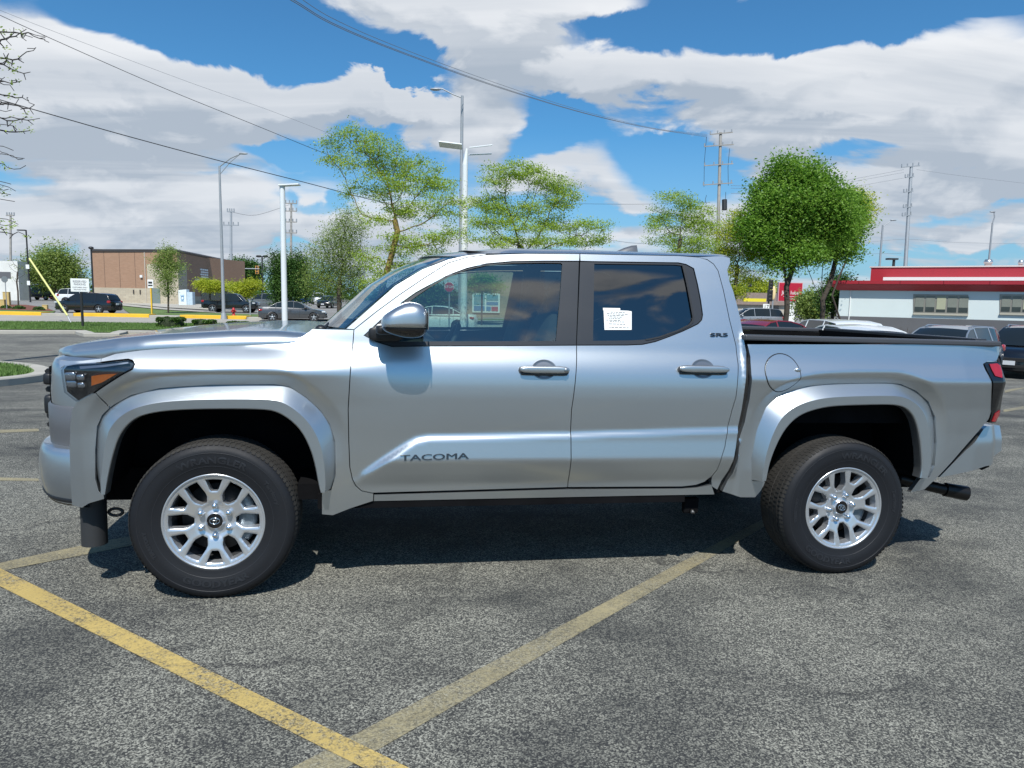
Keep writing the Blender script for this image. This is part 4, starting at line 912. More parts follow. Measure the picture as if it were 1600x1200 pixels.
# large maples on the right
mb_l = [(1240, 272, 40, 24), (1210, 300, 34, 28), (1270, 292, 34, 26), (1240, 320, 50, 30), (1196, 335, 30, 30), (1188, 362, 30, 26), (1288, 318, 32, 32), (1310, 345, 26, 28), (1230, 360, 50, 24), (1275, 365, 32, 24), (1205, 385, 32, 16), (1250, 395, 40, 14), (1225, 408, 26, 10)]
tree(1228, 37, [(1230, 480), (1229, 448)], mb_l, 'maple', 'large round-crowned bright green tree with a dark forked trunk, right of the truck cab', n_at=520, lsize=.11, n_leaf=26, spread=.32, step=.34, r_base=.14, r_tip=.013, flat=.8, seed=31, kill=.6, name='maple_tree', dens=1.3, forks=([(1226, 425, -.2), (1222, 395, -.4), (1215, 350, -.5)], [(1238, 420, .2), (1250, 385, .4), (1262, 340, .3)]))
tree(1285, 41, [(1286, 485), (1285, 470)], [(1318, 325, 24, 24), (1300, 350, 30, 26), (1325, 358, 20, 22), (1300, 385, 34, 14), (1325, 392, 18, 10), (1275, 395, 26, 10)], 'maple', 'second bright green tree with three dark splayed limbs beside the white building', n_at=300, lsize=.11, n_leaf=26, spread=.34, step=.34, r_base=.14, r_tip=.013, flat=.8, seed=34, kill=.6, name='maple_tree', dens=1.2, forks=([(1272, 445, -.1), (1260, 415, -.3), (1248, 396, -.3)], [(1284, 435, .2), (1287, 400, .3)], [(1298, 440, 0), (1306, 405, .1), (1312, 370, .1)]))
tree(1330, 46, [(1300, 462), (1312, 430), (1328, 395)], [(1338, 308, 20, 16), (1345, 325, 18, 16), (1335, 345, 16, 16)], 'yellow', 'pale yellowish treetop showing past the right side of the big green crowns', n_at=120, lsize=.09, n_leaf=14, spread=.34, step=.36, r_base=.06, r_tip=.01, seed=36, kill=.6)
# bare tree reaching in from the left edge
tree(-75, 17, [(-78, 400), (-70, 300), (-60, 210), (-50, 120), (-30, 60)], [(20, 68, 60, 26), (50, 55, 40, 12), (0, 110, 55, 30), (20, 180, 45, 34), (-10, 150, 50, 60), (20, 250, 35, 22), (0, 300, 30, 26), (20, 360, 30, 20), (15, 200, 40, 20)], 'locust', 'nearly leafless dark-twigged tree reaching in from the left edge', n_at=430, lsize=.05, n_leaf=3, spread=.07, step=.15, r_base=.12, r_tip=.008, flat=.6, bark=mat('dark_bark', (.045, .04, .038), .95, var=.3), seed=41, kill=.26, bare=.90, name='bare_tree')
tree(85, 96, [(84, 455), (85, 435)], [(85, 405, 22, 14), (62, 425, 24, 16), (105, 428, 22, 16), (84, 425, 30, 18)], 'pear', 'yellow-green leafy tree behind the slanting yellow pole, far left', n_at=220, lsize=.2, n_leaf=26, spread=.8, step=.7, r_base=.25, r_tip=.03, flat=.9, seed=43, kill=1.2)
tree(28, 66, [(28, 455), (26, 440)], [(22, 415, 10, 12), (34, 425, 10, 14), (26, 435, 10, 10)], 'pear', 'leafless thin sapling in the red mulch by the white building', n_at=70, lsize=.1, n_leaf=2, spread=.2, step=.3, r_base=.07, r_tip=.012, seed=44, kill=.5, bare=.7, name='sapling')
tree(262, 59, [(263, 460), (262, 440)], [(262, 398, 14, 14), (252, 415, 14, 14), (272, 418, 14, 14), (262, 435, 14, 16), (258, 455, 8, 8)], 'pear', 'slim young tree in a ring of red mulch in front of the brick store', n_at=170, lsize=.085, n_leaf=13, spread=.26, step=.3, r_base=.08, r_tip=.012, flat=.9, seed=45, kill=.5, name='young_tree', up=.3)
for px, d, bl_, lb, sd in ((328, 74, [(320, 446, 12, 5), (338, 448, 12, 5)], 'low yellow-leaved tree in front of the store, left of the grey street lamp', 46), (384, 72, [(372, 448, 12, 6), (390, 446, 14, 7), (380, 456, 14, 5)], 'low yellow-leaved tree above the black car, right of the grey street lamp', 47)):
    tree(px, d, [(px, 465), (px, 455)], bl_, 'yellow', lb, n_at=90, lsize=.13, n_leaf=22, spread=.36, step=.35, r_base=.09, r_tip=.014, flat=.6, seed=sd, kill=.6, group='low yellow-leaved trees by the brick store', name='young_tree')
tree(382, 210, [(382, 455), (382, 440)], [(372, 415, 12, 10), (392, 420, 14, 10), (382, 432, 18, 10)], 'dark', 'distant green treetop behind the two far traffic lights', n_at=110, lsize=.4, n_leaf=34, spread=1.4, step=1.4, r_base=.4, r_tip=.06, seed=48, kill=2.4)
tree(670, 62, [(672, 470), (672, 462)], [(665, 468, 26, 16), (690, 472, 26, 14), (648, 470, 16, 12)], 'dark', 'dark leafy tree seen through the cab window left of the stop sign', n_at=150, lsize=.15, n_leaf=34, spread=.5, step=.5, r_base=.15, r_tip=.02, seed=49, kill=.9, flat=.9)
tree(753, 50, [(753, 475), (753, 460)], [(745, 447, 16, 8), (765, 447, 16, 9), (755, 440, 16, 8)], 'maple', 'small tree in front of the blue-postered shop window seen through the cab', n_at=110, lsize=.1, n_leaf=16, spread=.3, step=.35, r_base=.06, r_tip=.012, seed=50, kill=.6, name='young_tree')
for px, d, b_, lf, lb, sd in ((1302, 56, [(1300, 470, 9, 12), (1308, 452, 8, 12)], 'dark', 'dark green bushy tree against the left end of the white building', 51), (1266, 62, [(1268, 480, 10, 9)], 'pear', 'reddish-green bush behind the hedge left of the splayed tree', 52), (1170, 130, [(1160, 462, 20, 10), (1190, 460, 16, 9)], 'yellow', 'low yellow-green far trees above the tan shop', 53), (1098, 120, [(1090, 455, 40, 18), (1140, 460, 20, 14)], 'dark', 'distant green tree hidden mostly behind the cab', 54)):
    tree(px, d, [(px, 478)], b_, lf, lb, n_at=120, lsize=.0022*d+.02, n_leaf=30, spread=.008*d, step=.009*d, r_base=.0025*d, r_tip=.0003*d, seed=sd, kill=.015*d, flat=.9)
# far line of trees, one mass
cen = []
for k in range(1500):
    r = nrs.uniform(-260, 320); d = nrs.uniform(235, 300); h = 3.2+2.2*math.sin(r*.045)+1.5*math.sin(r*.11+1); x, y = fr(r, d); cen.append((x, y, nrs.uniform(-1, max(1.5, h))))
V, F = leaves(np.array(cen), 14, 2.2, .9, nrs, .8); tag(fastmesh('far_trees', V, F, LF['dark']), kind='stuff')
# shrubs
def shrub(name, px, depth, w_, h, dp, leaf, label, boxy=True, n=2600, size=.045, z0=0., group=None):
    b = gd(px, depth); o = empty(name, b, -YAW, label, 'shrub' if name != 'hedge' else 'hedge', group)
    mb = MB(); mb.ell((0, 0, h*.48+z0), (w_*.44, dp*.42, h*.44), .35 if boxy else .9, 20, 10); mb.build('inner_core', mat('shrub_core', (.035, .05, .02), .95, var=.5, vscale=6), o)  # solid dark core filling the shrub behind its leaves
    v = nrs.normal(0, 1, (n, 3)); e = .35 if boxy else 1.
    v /= np.linalg.norm(v, axis=1)[:, None]; v = np.sign(v)*np.abs(v)**e; v /= np.maximum(1, np.abs(v).max(1))[:, None]
    v *= nrs.uniform(.86, 1.04, (n, 1)); C = v*np.array([w_/2, dp/2, h/2])+np.array([0, 0, h/2+z0]); C[:, 2] = np.maximum(C[:, 2], .02)
    V, F = leaves(C, 1, .01, size, nrs, 1.); fastmesh('foliage', V, F, LF[leaf], o); return o
shrub('shrub', 266, 37.5, 1.25, .62, 1.1, 'hedge', 'clipped dark green box shrub, largest of the three by the grass verge', group='clipped shrubs along the verge')
shrub('shrub', 318, 38.5, 1.05, .48, 1., 'hedge', 'middle of the three clipped shrubs showing over the bonnet', group='clipped shrubs along the verge')
shrub('shrub', 371, 39, 1.0, .40, 1., 'hedge', 'rightmost and lowest of the three clipped shrubs over the bonnet', group='clipped shrubs along the verge')
for k, (px, d, w_) in enumerate(((29, 62, 1.0), (9, 63, .8), (60, 60, .9))): shrub('shrub', px, d, w_, .5, .8, 'hedge', ('small round green shrub at the foot of the leafless sapling', 'small green shrub left of the sapling by the yellow cabinet', 'small green shrub in the red mulch beside the tan post')[k], False, 500, .08)
shrub('hedge', 1297, 33.5, 2.5, 1.35, 1.6, 'limehedge', 'bright lime-green clipped hedge in front of the white building corner', n=6500, size=.05)
shrub('shrub', 1359, 36, 1.0, .62, .8, 'brown', 'small dark reddish-brown clipped shrub against the grey plinth', n=1800, size=.035, z0=.35)
shrub('shrub', 1205, 42, 2.2, .6, 1., 'yellow', 'low yellow-green bush left of the large maple trunk', False, 1400, .07)
shrub('shrub', 1252, 43, 1.8, .7, 1., 'yellow', 'low yellow-green bush between the two tree trunks', False, 1400, .07)
# dry ornamental grass
b = gd(1556, 33); o = empty('dry_shrub', b, -YAW, 'spiky dried brown shrub against the grey plinth between the dark SUVs', 'shrub'); Vv = []; Ff = []
for k in range(420):
    a = nrs.uniform(0, 2*math.pi); sp = nrs.uniform(.1, .95); hh = nrs.uniform(.35, 1.25)*(1-.35*sp); o_ = len(Vv); w_ = nrs.uniform(.012, .03); p1 = Vector((math.cos(a)*sp*.5, math.sin(a)*sp*.4, hh*.7)); p2 = Vector((math.cos(a)*sp, math.sin(a)*sp*.7, hh)); sd = Vector((w_, 0, 0))
    Vv += [Vector((0, 0, 0))-sd, Vector((0, 0, 0))+sd, p1+sd, p1-sd, p1-sd, p1+sd, p2+sd*.4, p2-sd*.4]; Ff += [(o_, o_+1, o_+2, o_+3), (o_+4, o_+5, o_+6, o_+7)]
fastmesh('dry_stems', [tuple(v) for v in Vv], Ff, mat('dry_stem', (.20, .12, .075), .95, var=.4), o)
for k in range(2):
    px, d = ((1418, 38), (1500, 38))[k]; b = gd(px, d); o = empty('bare_shrub', b, -YAW, ('sparse leafless shrub left of the dark SUV roof', 'sparse leafless shrub right of the dark SUV roof')[k], 'shrub'); mb = MB()
    for j in range(26): a = rnd.uniform(0, 6.28); q = rnd.uniform(.2, .7); mb.tube([(0, 0, 0), (math.cos(a)*q*.5, math.sin(a)*q*.5, .6), (math.cos(a)*q, math.sin(a)*q, rnd.uniform(.8, 1.25))], [.014, .009, .005], 4)
    mb.build('stems', MATS['bark'], o)
# grass blades at the verge and the near island
def blades(name, pts, h, size):
    pts = np.array(pts); n = len(pts); a = nrs.uniform(0, math.pi, n); hh = h*nrs.uniform(.5, 1.2, n); ln = nrs.normal(0, .4, (n, 2))*hh[:, None]
    dx = np.cos(a)*size; dy = np.sin(a)*size; z = np.zeros(n)
    V = np.stack([pts+np.stack([-dx, -dy, z], 1), pts+np.stack([dx, dy, z], 1), pts+np.stack([ln[:, 0], ln[:, 1], hh], 1)], 1).reshape(-1, 3)
    return tag(fastmesh(name, V, np.arange(3*n).reshape(-1, 3), LF['limehedge'] if 0 else mat('grass_blade', (.10, .19, .035), .8, var=.4, vscale=.8)), kind='stuff')
def scatter(poly, n, off):
    P = np.array([(p[0], p[1]) for p in poly]); lo, hi = P.min(0), P.max(0); Q = nrs.uniform(lo, hi, (n*2, 2)); Q = Q[inpoly(Q, P)]
    return [(x, y, gz(x, y)+off) for x, y in Q]
blades('grass', scatter(inset(isl, .2), 9000, .11)+scatter([q for q in gA[:12]+gB if True], 46000, .10), .07, .012)

# ---- other vehicles
tyr = mat('far_tyre', (.02, .02, .022), .8); alloy = mat('alloy', (.45, .46, .48), .3, metal=.8); cglass = mat('car_glass', (.012, .016, .018), .06, spec=.5)
lampw = mat('headlamp', (.55, .58, .6), .1, coat=.6); plate_m = mat('number_plate', (.6, .62, .65), .5); tailm = mat('tail_lens', (.30, .012, .015), .15, coat=.6)
PROF = {
 'sedan': dict(top=[(0, .36), (.012, .47), (.05, .545), (.14, .60), (.27, .655), (.78, .70), (.93, .70), (.985, .66), (1., .50), (1., .36)], gr=[(.24, .645), (.30, .74), (.37, .90), (.42, .965), (.50, 1.), (.62, .985), (.72, .92), (.83, .74), (.86, .70)], w=(.185, .80), wr=.23, gc=.17),
 'suv': dict(top=[(0, .34), (.008, .48), (.04, .55), (.12, .585), (.24, .625), (.60, .64), (.97, .64), (.99, .60), (1., .45), (1., .34)], gr=[(.20, .615), (.27, .74), (.34, .88), (.40, .955), (.50, .995), (.75, .995), (.90, .955), (.93, .90), (.975, .66)], w=(.185, .80), wr=.215, gc=.15),
 'pickup': dict(top=[(0, .36), (.005, .52), (.03, .585), (.10, .60), (.24, .62), (.63, .64), (.635, .63), (.985, .63), (1., .60), (1., .36)], gr=[(.22, .61), (.28, .76), (.335, .92), (.38, .98), (.44, 1.), (.58, .99), (.62, .96), (.64, .63)], w=(.17, .79), wr=.215, gc=.22),
 'truck': None}
def vehicle(name, kind, px, depth, facing, paintm, L, H, label, cat, Wd=1.84, group=None, z=None, rails=False, roofcol=None, spare=False):
    """facing: angle of the nose from the camera's right, degrees (180 = pointing left)"""
    P = PROF[kind]; g_ = gd(px, depth)
    if depth > 53.5: g_ = g_+Vector((0, 0, .14))
    if z is not None: g_ = Vector((g_.x, g_.y, z))
    o = empty(name, g_, 0, label, cat, group); o.rotation_euler = (0, 0, -YAW+math.radians(facing)+math.pi)   # local +x runs from nose to tail... nose at -L/2
    hw = Wd/2; sc = lambda pts: [((u-.5)*L, v*H) for u, v in pts]
    top = sc(P['top']); gr = sc(P['gr']); gc = P['gc']*H; wr = P['wr']*H; wx = [(u-.5)*L for u in P['w']]
    def Wv(x, z_):
        x = np.asarray(x); z_ = np.asarray(z_); u = x/L+.5
        w_ = hw-np.interp(u, [0, .03, .10, .2, .85, .95, 1.], [.30, .14, .045, 0, 0, .05, .16])
        return w_-np.interp(z_/H, [.14, .25, .42, .60, .66, 1.0], [.05, .015, 0, .03, .075, .27])
    low = [((-.5)*L, gc*1.15)]
    for c in wx:
        R_ = wr*1.16; low.append((c-R_, gc)); low += [(c-R_*math.cos(a), wr+R_*math.sin(a)) for a in np.linspace(.12, math.pi-.12, 12)]; low.append((c+R_, gc))
    low.append((.5*L, gc*1.2)); poly = low+top[::-1]
    B = empty('body', (0, 0, 0)); B.parent = o
    for s in (-1, 1):
        mb = MB(); lift(mb, poly, [], .12, Wv, s, 0, 0, .12); mb.build('side_panel', paintm, B)
    rows = []
    for (x, z_) in [( -.5*L, gc*1.15)]+top+[(.5*L, gc*1.2)]:
        w_ = float(Wv([x], [z_])[0]); rows.append([(x+(.14 if False else 0)-(.10*(1-(t*t)) if x < -.42*L else 0)+(.07*(1-t*t) if x > .46*L else 0), t*w_, z_+.03*(1-t*t)*(1 if z_ > .5*H else 0)) for t in np.linspace(-1, 1, 13)])
    mb = MB(); mb.grid(rows, 0, True); b_ = mb.build('bonnet_and_deck', paintm, B); recalc(b_)
    mb = MB(); mb.box((0, 0, gc+.06), (L*.94, Wd*.86, .12)); mb.build('underside', dark_u, B)
    # cabin
    cab = empty('cabin', (0, 0, 0)); cab.parent = o
    gp_ = gr+[(gr[-1][0]*.98, gr[0][1]-.06), (gr[0][0]+.05, gr[0][1]-.06)]
    for s in (-1, 1):
        mb = MB(); lift(mb, gp_, [], .2, Wv, s, -.004, 0, 0); mb.build('side_window', cglass, cab)
        mb = MB(); mb.tube([(x, s*(float(Wv([x], [z_])[0])-.015), z_) for x, z_ in gr], .024, 6)
        for u in ((.47, .73) if kind != 'pickup' else (.44, .56)):
            x = (u-.5)*L+.05; zt__ = float(np.interp(x, [g[0] for g in gr], [g[1] for g in gr])); zb__ = gr[0][1]; mb.tube([(x+.02, s*(float(Wv([x], [zb__])[0])-.004), zb__), (x, s*(float(Wv([x], [zt__])[0])-.01), zt__)], .028, 4)
        mb.tube([(x, s*(float(Wv([x], [gr[0][1]+.0])[0])+.002), gr[0][1]+.01) for x in (gr[0][0]+.1, gr[-1][0]-.05)], .018, 4)
        mb.build('window_frame', roofcol or paintm, cab)
    rows = []
    def row(x, z_, cr): w_ = float(Wv([x], [z_])[0])-.01; return [(x-(.10*(1-t*t) if x < 0 else -.06*(1-t*t))*cr, t*w_, z_+.04*(1-t*t)) for t in np.linspace(-1, 1, 11)]
    zt_max = .93*H; ws = [g for g in gr if g[1] <= zt_max and g[0] < 0]; rf = [g for g in gr if g[1] > .89*H]; rw = [g for g in gr if g[1] <= zt_max and g[0] > 0]
    i0 = gr.index(rf[0]); i1 = gr.index(rf[-1])
    mb = MB(); mb.grid([row(x, z_, 1.) for x, z_ in gr[:i0+1]], 0, True); mb.build('windscreen', cglass, cab)
    mb = MB(); mb.grid([row(x, z_, 1 if k in (0,) else .4) for k, (x, z_) in enumerate(gr[i0:i1+1])], 0, True); mb.build('roof', roofcol or paintm, cab)
    mb = MB(); mb.grid([row(x, z_, .4) for x, z_ in gr[i1:]], 0, True); mb.build('rear_window', cglass, cab)
    if rails:
        for s in (-1, 1): mb = MB(); mb.tube([(gr[i0][0]+.2, s*.58, H*.995), (0, s*.6, H*1.025), (gr[i1][0]-.1, s*.58, H*.985)], .022, 6); mb.build('roof_rail', alloy, cab)
    # wheels
    for c in wx:
        for s in (-1, 1):
            W_ = empty('wheel', (c, s*(hw-.12), wr)); W_.parent = o
            mb = MB(); mb.rev([(wr*.62, s*.085), (wr*.70, s*.10), (wr*.93, s*.10), (wr, s*.075), (wr, -s*.09), (wr*.6, -s*.1)], 28); mb.build('tyre', tyr, W_)
            mb = MB(); mb.rev([(wr*.66, s*.088), (wr*.62, s*.092), (wr*.58, s*.06), (wr*.50, s*.02), (.001, s*.02)], 28, 1)
            for k in range(5):
                a = k*2*math.pi/5; M = Matrix.Rotation(a, 3, 'Y'); mb.box((0, s*.065, 0), (.001, .001, .001)); mb.prism([(-.035, 0), (.035, 0), (.05, wr*.61), (-.05, wr*.61)], s*.055, s*.078, 0, M@Matrix(((1, 0, 0), (0, 0, 1), (0, 1, 0))))
            mb.rev([(.06, s*.07), (.05, s*.085), (.001, s*.086)], 12); mb.build('rim', [alloy, tyr], W_)
    for s in (-1, 1):
        x = -.485*L; z_ = .52*H if kind != 'sedan' else .50*H
        mb = MB(); mb.ell((x+.12, s*(float(Wv([x+.12], [z_])[0])-.03), z_), (.17, .07, .055), .6, 14, 8); mb.build('headlight', lampw, o)
        x = .485*L; z_ = (.56 if kind == 'sedan' else .58)*H; mb = MB(); mb.ell((x-.08, s*(float(Wv([x-.08], [z_])[0])-.03), z_), (.14, .08, .07 if kind == 'sedan' else .11), .5, 14, 8); mb.build('tail_light', tailm, o)
        x = gr[0][0]+.33; mb = MB(); mb.ell((x, s*(hw+.04), gr[0][1]+.09), (.09, .10, .065), .6, 14, 8); mb.build('door_mirror', paintm, o)
        mb = MB()
        for u in (.40, .585, .745 if kind != 'pickup' else .70): xx = (u-.5)*L; mb.add([(xx, s*(float(Wv([xx], [z3])[0])+.003), z3) for z3 in np.linspace(gc+.1, gr[0][1]-.02, 6)]+[(xx+.018, s*(float(Wv([xx], [z3])[0])+.003), z3) for z3 in np.linspace(gc+.1, gr[0][1]-.02, 6)], [(i, i+6, i+7, i+1) for i in range(5)])
        mb.build('door_seams', dark_u, o)
        mb = MB()
        for u in (.53, .70): mb.box(((u-.5)*L, s*(hw-.01), .55*H), (.17, .03, .022))
        mb.build('door_handles', paintm, o)
    mb = MB(); mb.box((-.5*L-.07, 0, .38*H), (.05, Wd*.52, .13)); mb.box((-.5*L-.09, 0, .25*H), (.05, Wd*.6, .09)); mb.build('grille', dark_u, o, .01)
    mb = MB(); mb.box((-.5*L-.12, 0, .32*H), (.02, .34, .14)); mb.build('number_plate', plate_m, o)
    mb = MB(); mb.box((.5*L+.08, 0, .48*H), (.02, .36, .15)); mb.build('number_plate', plate_m, o)
    if spare: mb = MB(); mb.rev([(.36, -.1), (.36, .1), (.3, .13), (.001, .14)], 24, axis='X', c=(.5*L+.16, 0, .50*H)); mb.build('spare_wheel_cover', paintm, o)
    return o
dark_u = mat('car_underside', (.012, .012, .013), .7)
cp = lambda n, c, r=.25, me=.3: mat(n, c, r, metal=me, coat=.8, var=.06)
kb = cp('car_black', (.006, .006, .008), .2, 0.); kw = cp('car_white', (.68, .70, .70), .3, 0.); kr = cp('car_red', (.26, .018, .03)); kg = cp('car_dark_grey', (.085, .088, .095), .35, .6); ks = cp('car_silver', (.42, .44, .46), .3, .7); kn = cp('car_navy', (.05, .07, .10)); kbl = cp('car_blue', (.03, .10, .38)); kgr = cp('car_grey', (.24, .26, .29), .3, .6)
VG = 'cars and trucks around the lot and street'
vehicle('parked_suv', 'suv', 138, 57, 176, kb, 4.75, 1.60, 'glossy black SUV facing left behind the yellow kerb and notice board', 'SUV', group=VG)
vehicle('parked_suv', 'suv', 127, 80, 18, kw, 4.4, 1.75, 'white SUV with a round spare wheel cover behind the black SUV', 'SUV', group=VG, spare=True)
vehicle('parked_pickup', 'pickup', 66, 100, 165, kb, 5.4, 1.8, 'distant black pickup under the yellow-green tree, far left', 'pickup truck', group=VG)
vehicle('parked_car', 'sedan', 92, 108, 5, kr, 4.7, 1.45, 'distant dark red car behind the black pickup, far left', 'car', group=VG)
vehicle('parked_suv', 'pickup', 361, 66, 4, kb, 4.9, 1.75, 'black pickup with pale window trim beside the grey street lamp base', 'pickup truck', group=VG)
vehicle('parked_suv', 'suv', 414, 77, 182, kgr, 4.6, 1.65, 'grey SUV partly hidden between the black pickup and the white pole', 'SUV', group=VG)
vehicle('parked_sedan', 'sedan', 457, 51, 17, kg, 4.6, 1.45, 'dark grey sedan crossing behind the white light pole, tail lights at left', 'car', group=VG)
vehicle('parked_car', 'sedan', 470, 118, 240, kbl, 4.5, 1.45, 'small bright blue car in the far lot between the trees', 'car', group=VG)
vehicle('parked_pickup', 'pickup', 497, 108, 290, kw, 5.4, 1.8, 'distant white pickup in the far lot, nose toward the street', 'pickup truck', group=VG)
vehicle('parked_car', 'sedan', 515, 84, 265, kb, 4.6, 1.42, 'distant black car facing the street left of the olive tree trunk', 'car', group=VG)
vehicle('parked_sedan', 'sedan', 681, 41, 176, kw, 4.7, 1.42, 'white sedan seen through the cab windows under the stop sign', 'car', group=VG)
vehicle('parked_suv', 'suv', 1176, 57, 184, ks, 4.9, 1.75, 'silver SUV on the street beyond the red car roof', 'SUV', group=VG)
vehicle('parked_sedan', 'sedan', 1190, 21.5, 212, kr, 4.7, 1.42, 'red car whose roof shows over the front of the truck bed', 'car', group=VG)
vehicle('parked_suv', 'suv', 1300, 22, 90, kw, 4.5, 1.50, 'white hatchback SUV farther from the truck, behind the white sedan roof', 'SUV', group=VG)
vehicle('parked_sedan', 'sedan', 1336, 17, 92, kw, 4.6, 1.34, 'white sedan whose roof shows just above the truck bed', 'car', group=VG)
vehicle('parked_suv', 'suv', 1488, 21, 220, kn, 4.7, 1.54, 'dark blue SUV facing the truck bed with a clear windscreen', 'SUV', group=VG, rails=True, roofcol=ks)
vehicle('parked_suv', 'suv', 1612, 25, 224, kb, 4.8, 1.72, 'black SUV at the right edge beyond the tail light', 'SUV', group=VG, rails=True)
# ================================================================== the silver pickup
paint = mat('silver_paint', (.51, .54, .56), rough=.34, metal=.92, coat=.7, crough=.04)
t_ = NT(paint.node_tree); pb = t_.n['Principled BSDF']
tcn_ = t_.n.new('ShaderNodeTexCoord').outputs['Object']
t_.put(pb.inputs['Normal'], t_.bump(t_.noise(tcn_, 900, 2, .5), .035, .002))
blackpl = mat('black_plastic', (.013, .014, .016), rough=.45, var=.2, bump=.1, bscale=300)
trimgrey = mat('dark_window_trim', (.028, .030, .035), rough=.35, var=.1)
gloss = mat('gloss_black', (.006, .006, .007), rough=.06, coat=.5)
dark = mat('underbody_black', (.006, .006, .007), rough=.9, var=.4, vscale=6, spec=.1)
gapm = mat('panel_gap_black', (.006, .006, .006), rough=.8)
chrome = mat('chrome', (.75, .76, .78), rough=.12, metal=1.)
steel = mat('brushed_steel', (.42, .42, .42), rough=.35, metal=1., var=.3, vscale=20)
rimm = mat('silver_wheel_paint', (.60, .62, .65), rough=.28, metal=.75, coat=.4)
rimdark = mat('wheel_barrel_grey', (.30, .31, .33), rough=.4, metal=.7)
rubber = mat('tyre_rubber', (.009, .010, .013), spec=.35, rough=.6, var=.25, vscale=9, bump=.08, bscale=120)
tread = mat('tyre_tread_dusty', (.030, .028, .025), rough=.9, var=.35, vscale=14, bump=.2, bscale=90)
rubtext = mat('tyre_lettering', (.0125, .0135, .017), rough=.5)
glassf = glassmat('front_glass', (.54, .70, .66), .95, f0=.10)
glassd = glassmat('privacy_glass', (.03, .035, .04), .95, f0=.09)
glassw = glassmat('windscreen_glass', (.60, .72, .72), 1.)
lensm = glassmat('lamp_lens', (.75, .77, .8), 1., f0=.03)
redl = mat('red_lens', (.35, .012, .016), rough=.08, coat=.8, var=.2, vscale=30)
amber = mat('amber_reflector', (.55, .13, .01), rough=.2, coat=.6)
seatm = mat('seat_cloth', (.035, .036, .04), rough=.85, var=.2, vscale=20, bump=.1, bscale=200)
dashm = mat('dashboard_plastic', (.03, .031, .034), rough=.6, var=.1)
paper = mat('paper_white', (.75, .76, .74), rough=.6)
ink = mat('ink_grey', (.08, .08, .09), rough=.7)

_ct, _st = math.cos(TILT), math.sin(TILT)
def toT(v): return np.array([v[0]*_ct-v[2]*_st, v[1], v[0]*_st+v[2]*_ct])
_CT = toT(CAM)
_dz = np.arange(.30, 2.0, .005)
def _prof(pts, k=5):
    z, w = zip(*sorted(pts)); a = np.interp(_dz, z, w); a2 = np.pad(a, k, mode='edge')
    return np.convolve(a2, np.ones(2*k+1)/(2*k+1), 'valid')
G_TOP = [(1.27, .864), (1.40, .826), (1.55, .780), (1.68, .738), (1.75, .713), (1.95, .64)]
_U = _prof([(.40, .868), (.50, .880), (.60, .890), (.70, .899), (.78, .905), (.85, .911), (.92, .916), (1.0, .921), (1.06, .9205), (1.11, .915), (1.15, .906), (1.19, .892), (1.23, .876), (1.255, .867)]+G_TOP, 4)
_L = _prof([(.40, .86), (.50, .864), (.52, .873), (.56, .893), (.60, .911), (.64, .926), (.668, .9355), (.673, .936), (.77, .923), (.80, .921), (1.9, .921)], 1)
_F = _prof([(.35, .87), (.45, .884), (.6, .895), (.8, .905), (.95, .920), (1.06, .943), (1.10, .953), (1.112, .952), (1.145, .936), (1.17, .913), (1.20, .882), (1.222, .857), (1.25, .838), (1.28, .822), (1.32, .80), (1.6, .72)], 1)
_B = _prof([(.35, .87), (.45, .884), (.6, .897), (.8, .908), (.95, .923), (1.06, .944), (1.10, .953), (1.115, .953), (1.16, .932), (1.20, .913), (1.24, .899), (1.275, .891), (1.285, .888), (1.31, .885), (1.33, .881), (1.345, .844), (1.40, .826)]+G_TOP[2:], 2)
def pz(tab, z): return np.interp(z, _dz, tab)
def smv(t): t = np.clip(t, 0, 1); return t*t*(3-2*t)
RID = None; FO = None; RO = None     # ridge line of the doors, flare roots (x,z), set below
_tap = ([-1.2, -.95, -.92, -.88, -.82, -.74, -.66, -.58, -.48, -.40, 5], [.60, .36, .29, .20, .125, .07, .038, .018, .005, 0, 0])
def Wf(x, z):
    x = np.asarray(x, float); z = np.asarray(z, float); P = np.stack([x, z], 1)
    F = pz(_F, z)
    up = pz(_U, z)
    if RID is not None:
        d = dpoly(P, RID); ins = inpoly(P, RIDP)
        s = np.where(ins, d, -d); Lw = pz(_L, z)
        dr = up+np.maximum(0, Lw-up)*np.clip(s/.024, 0, 1)
    else: dr = up
    B = pz(_B, z)
    t1 = smv((x-.18)/.75); t1 = np.where(z > 1.19, np.maximum(t1, smv((x-.2)/.42)), t1)
    t2 = smv((x-2.695)/.03)
    Wb = F*(1-t1)+dr*t1; Wb = Wb*(1-t2)+B*t2
    for O, A, B_ in ((FO, None, 0), (RO, None, 1)):
        if O is None: continue
        d = dpoly(P, O); rt = .897
        k = np.clip((d-.003)/.066, 0, 1)
        m = (x < 1.0) if B_ == 0 else (x > 2.0)
        # the scoop above and behind a wheel-arch moulding
        Wb = np.where(m & (d < .075), np.minimum(Wb, rt+(Wb-rt)*k), Wb)
    Wb = Wb-np.interp(x, *_tap)
    Wb = Wb-np.interp(x, [4.05, 4.2, 4.3, 4.36], [0, .008, .022, .05])
    return Wb
def U(px, py, W=None, w0=.92):
    """photograph pixel -> (x, z) on the truck's side surface"""
    d = toT(ray(px, py)); ww = w0 if W is None or callable(W) else W
    f = Wf if W is None else W
    for i in range(1 if not callable(f) else 14):
        s = (-ww-_CT[1])/d[1]; P = _CT+d*s
        if callable(f): ww = .5*ww+.5*float(f([P[0]], [P[2]])[0])
    return (P[0], P[2])
def UL(l, W=None): return [U(a, b, W) for a, b in l]
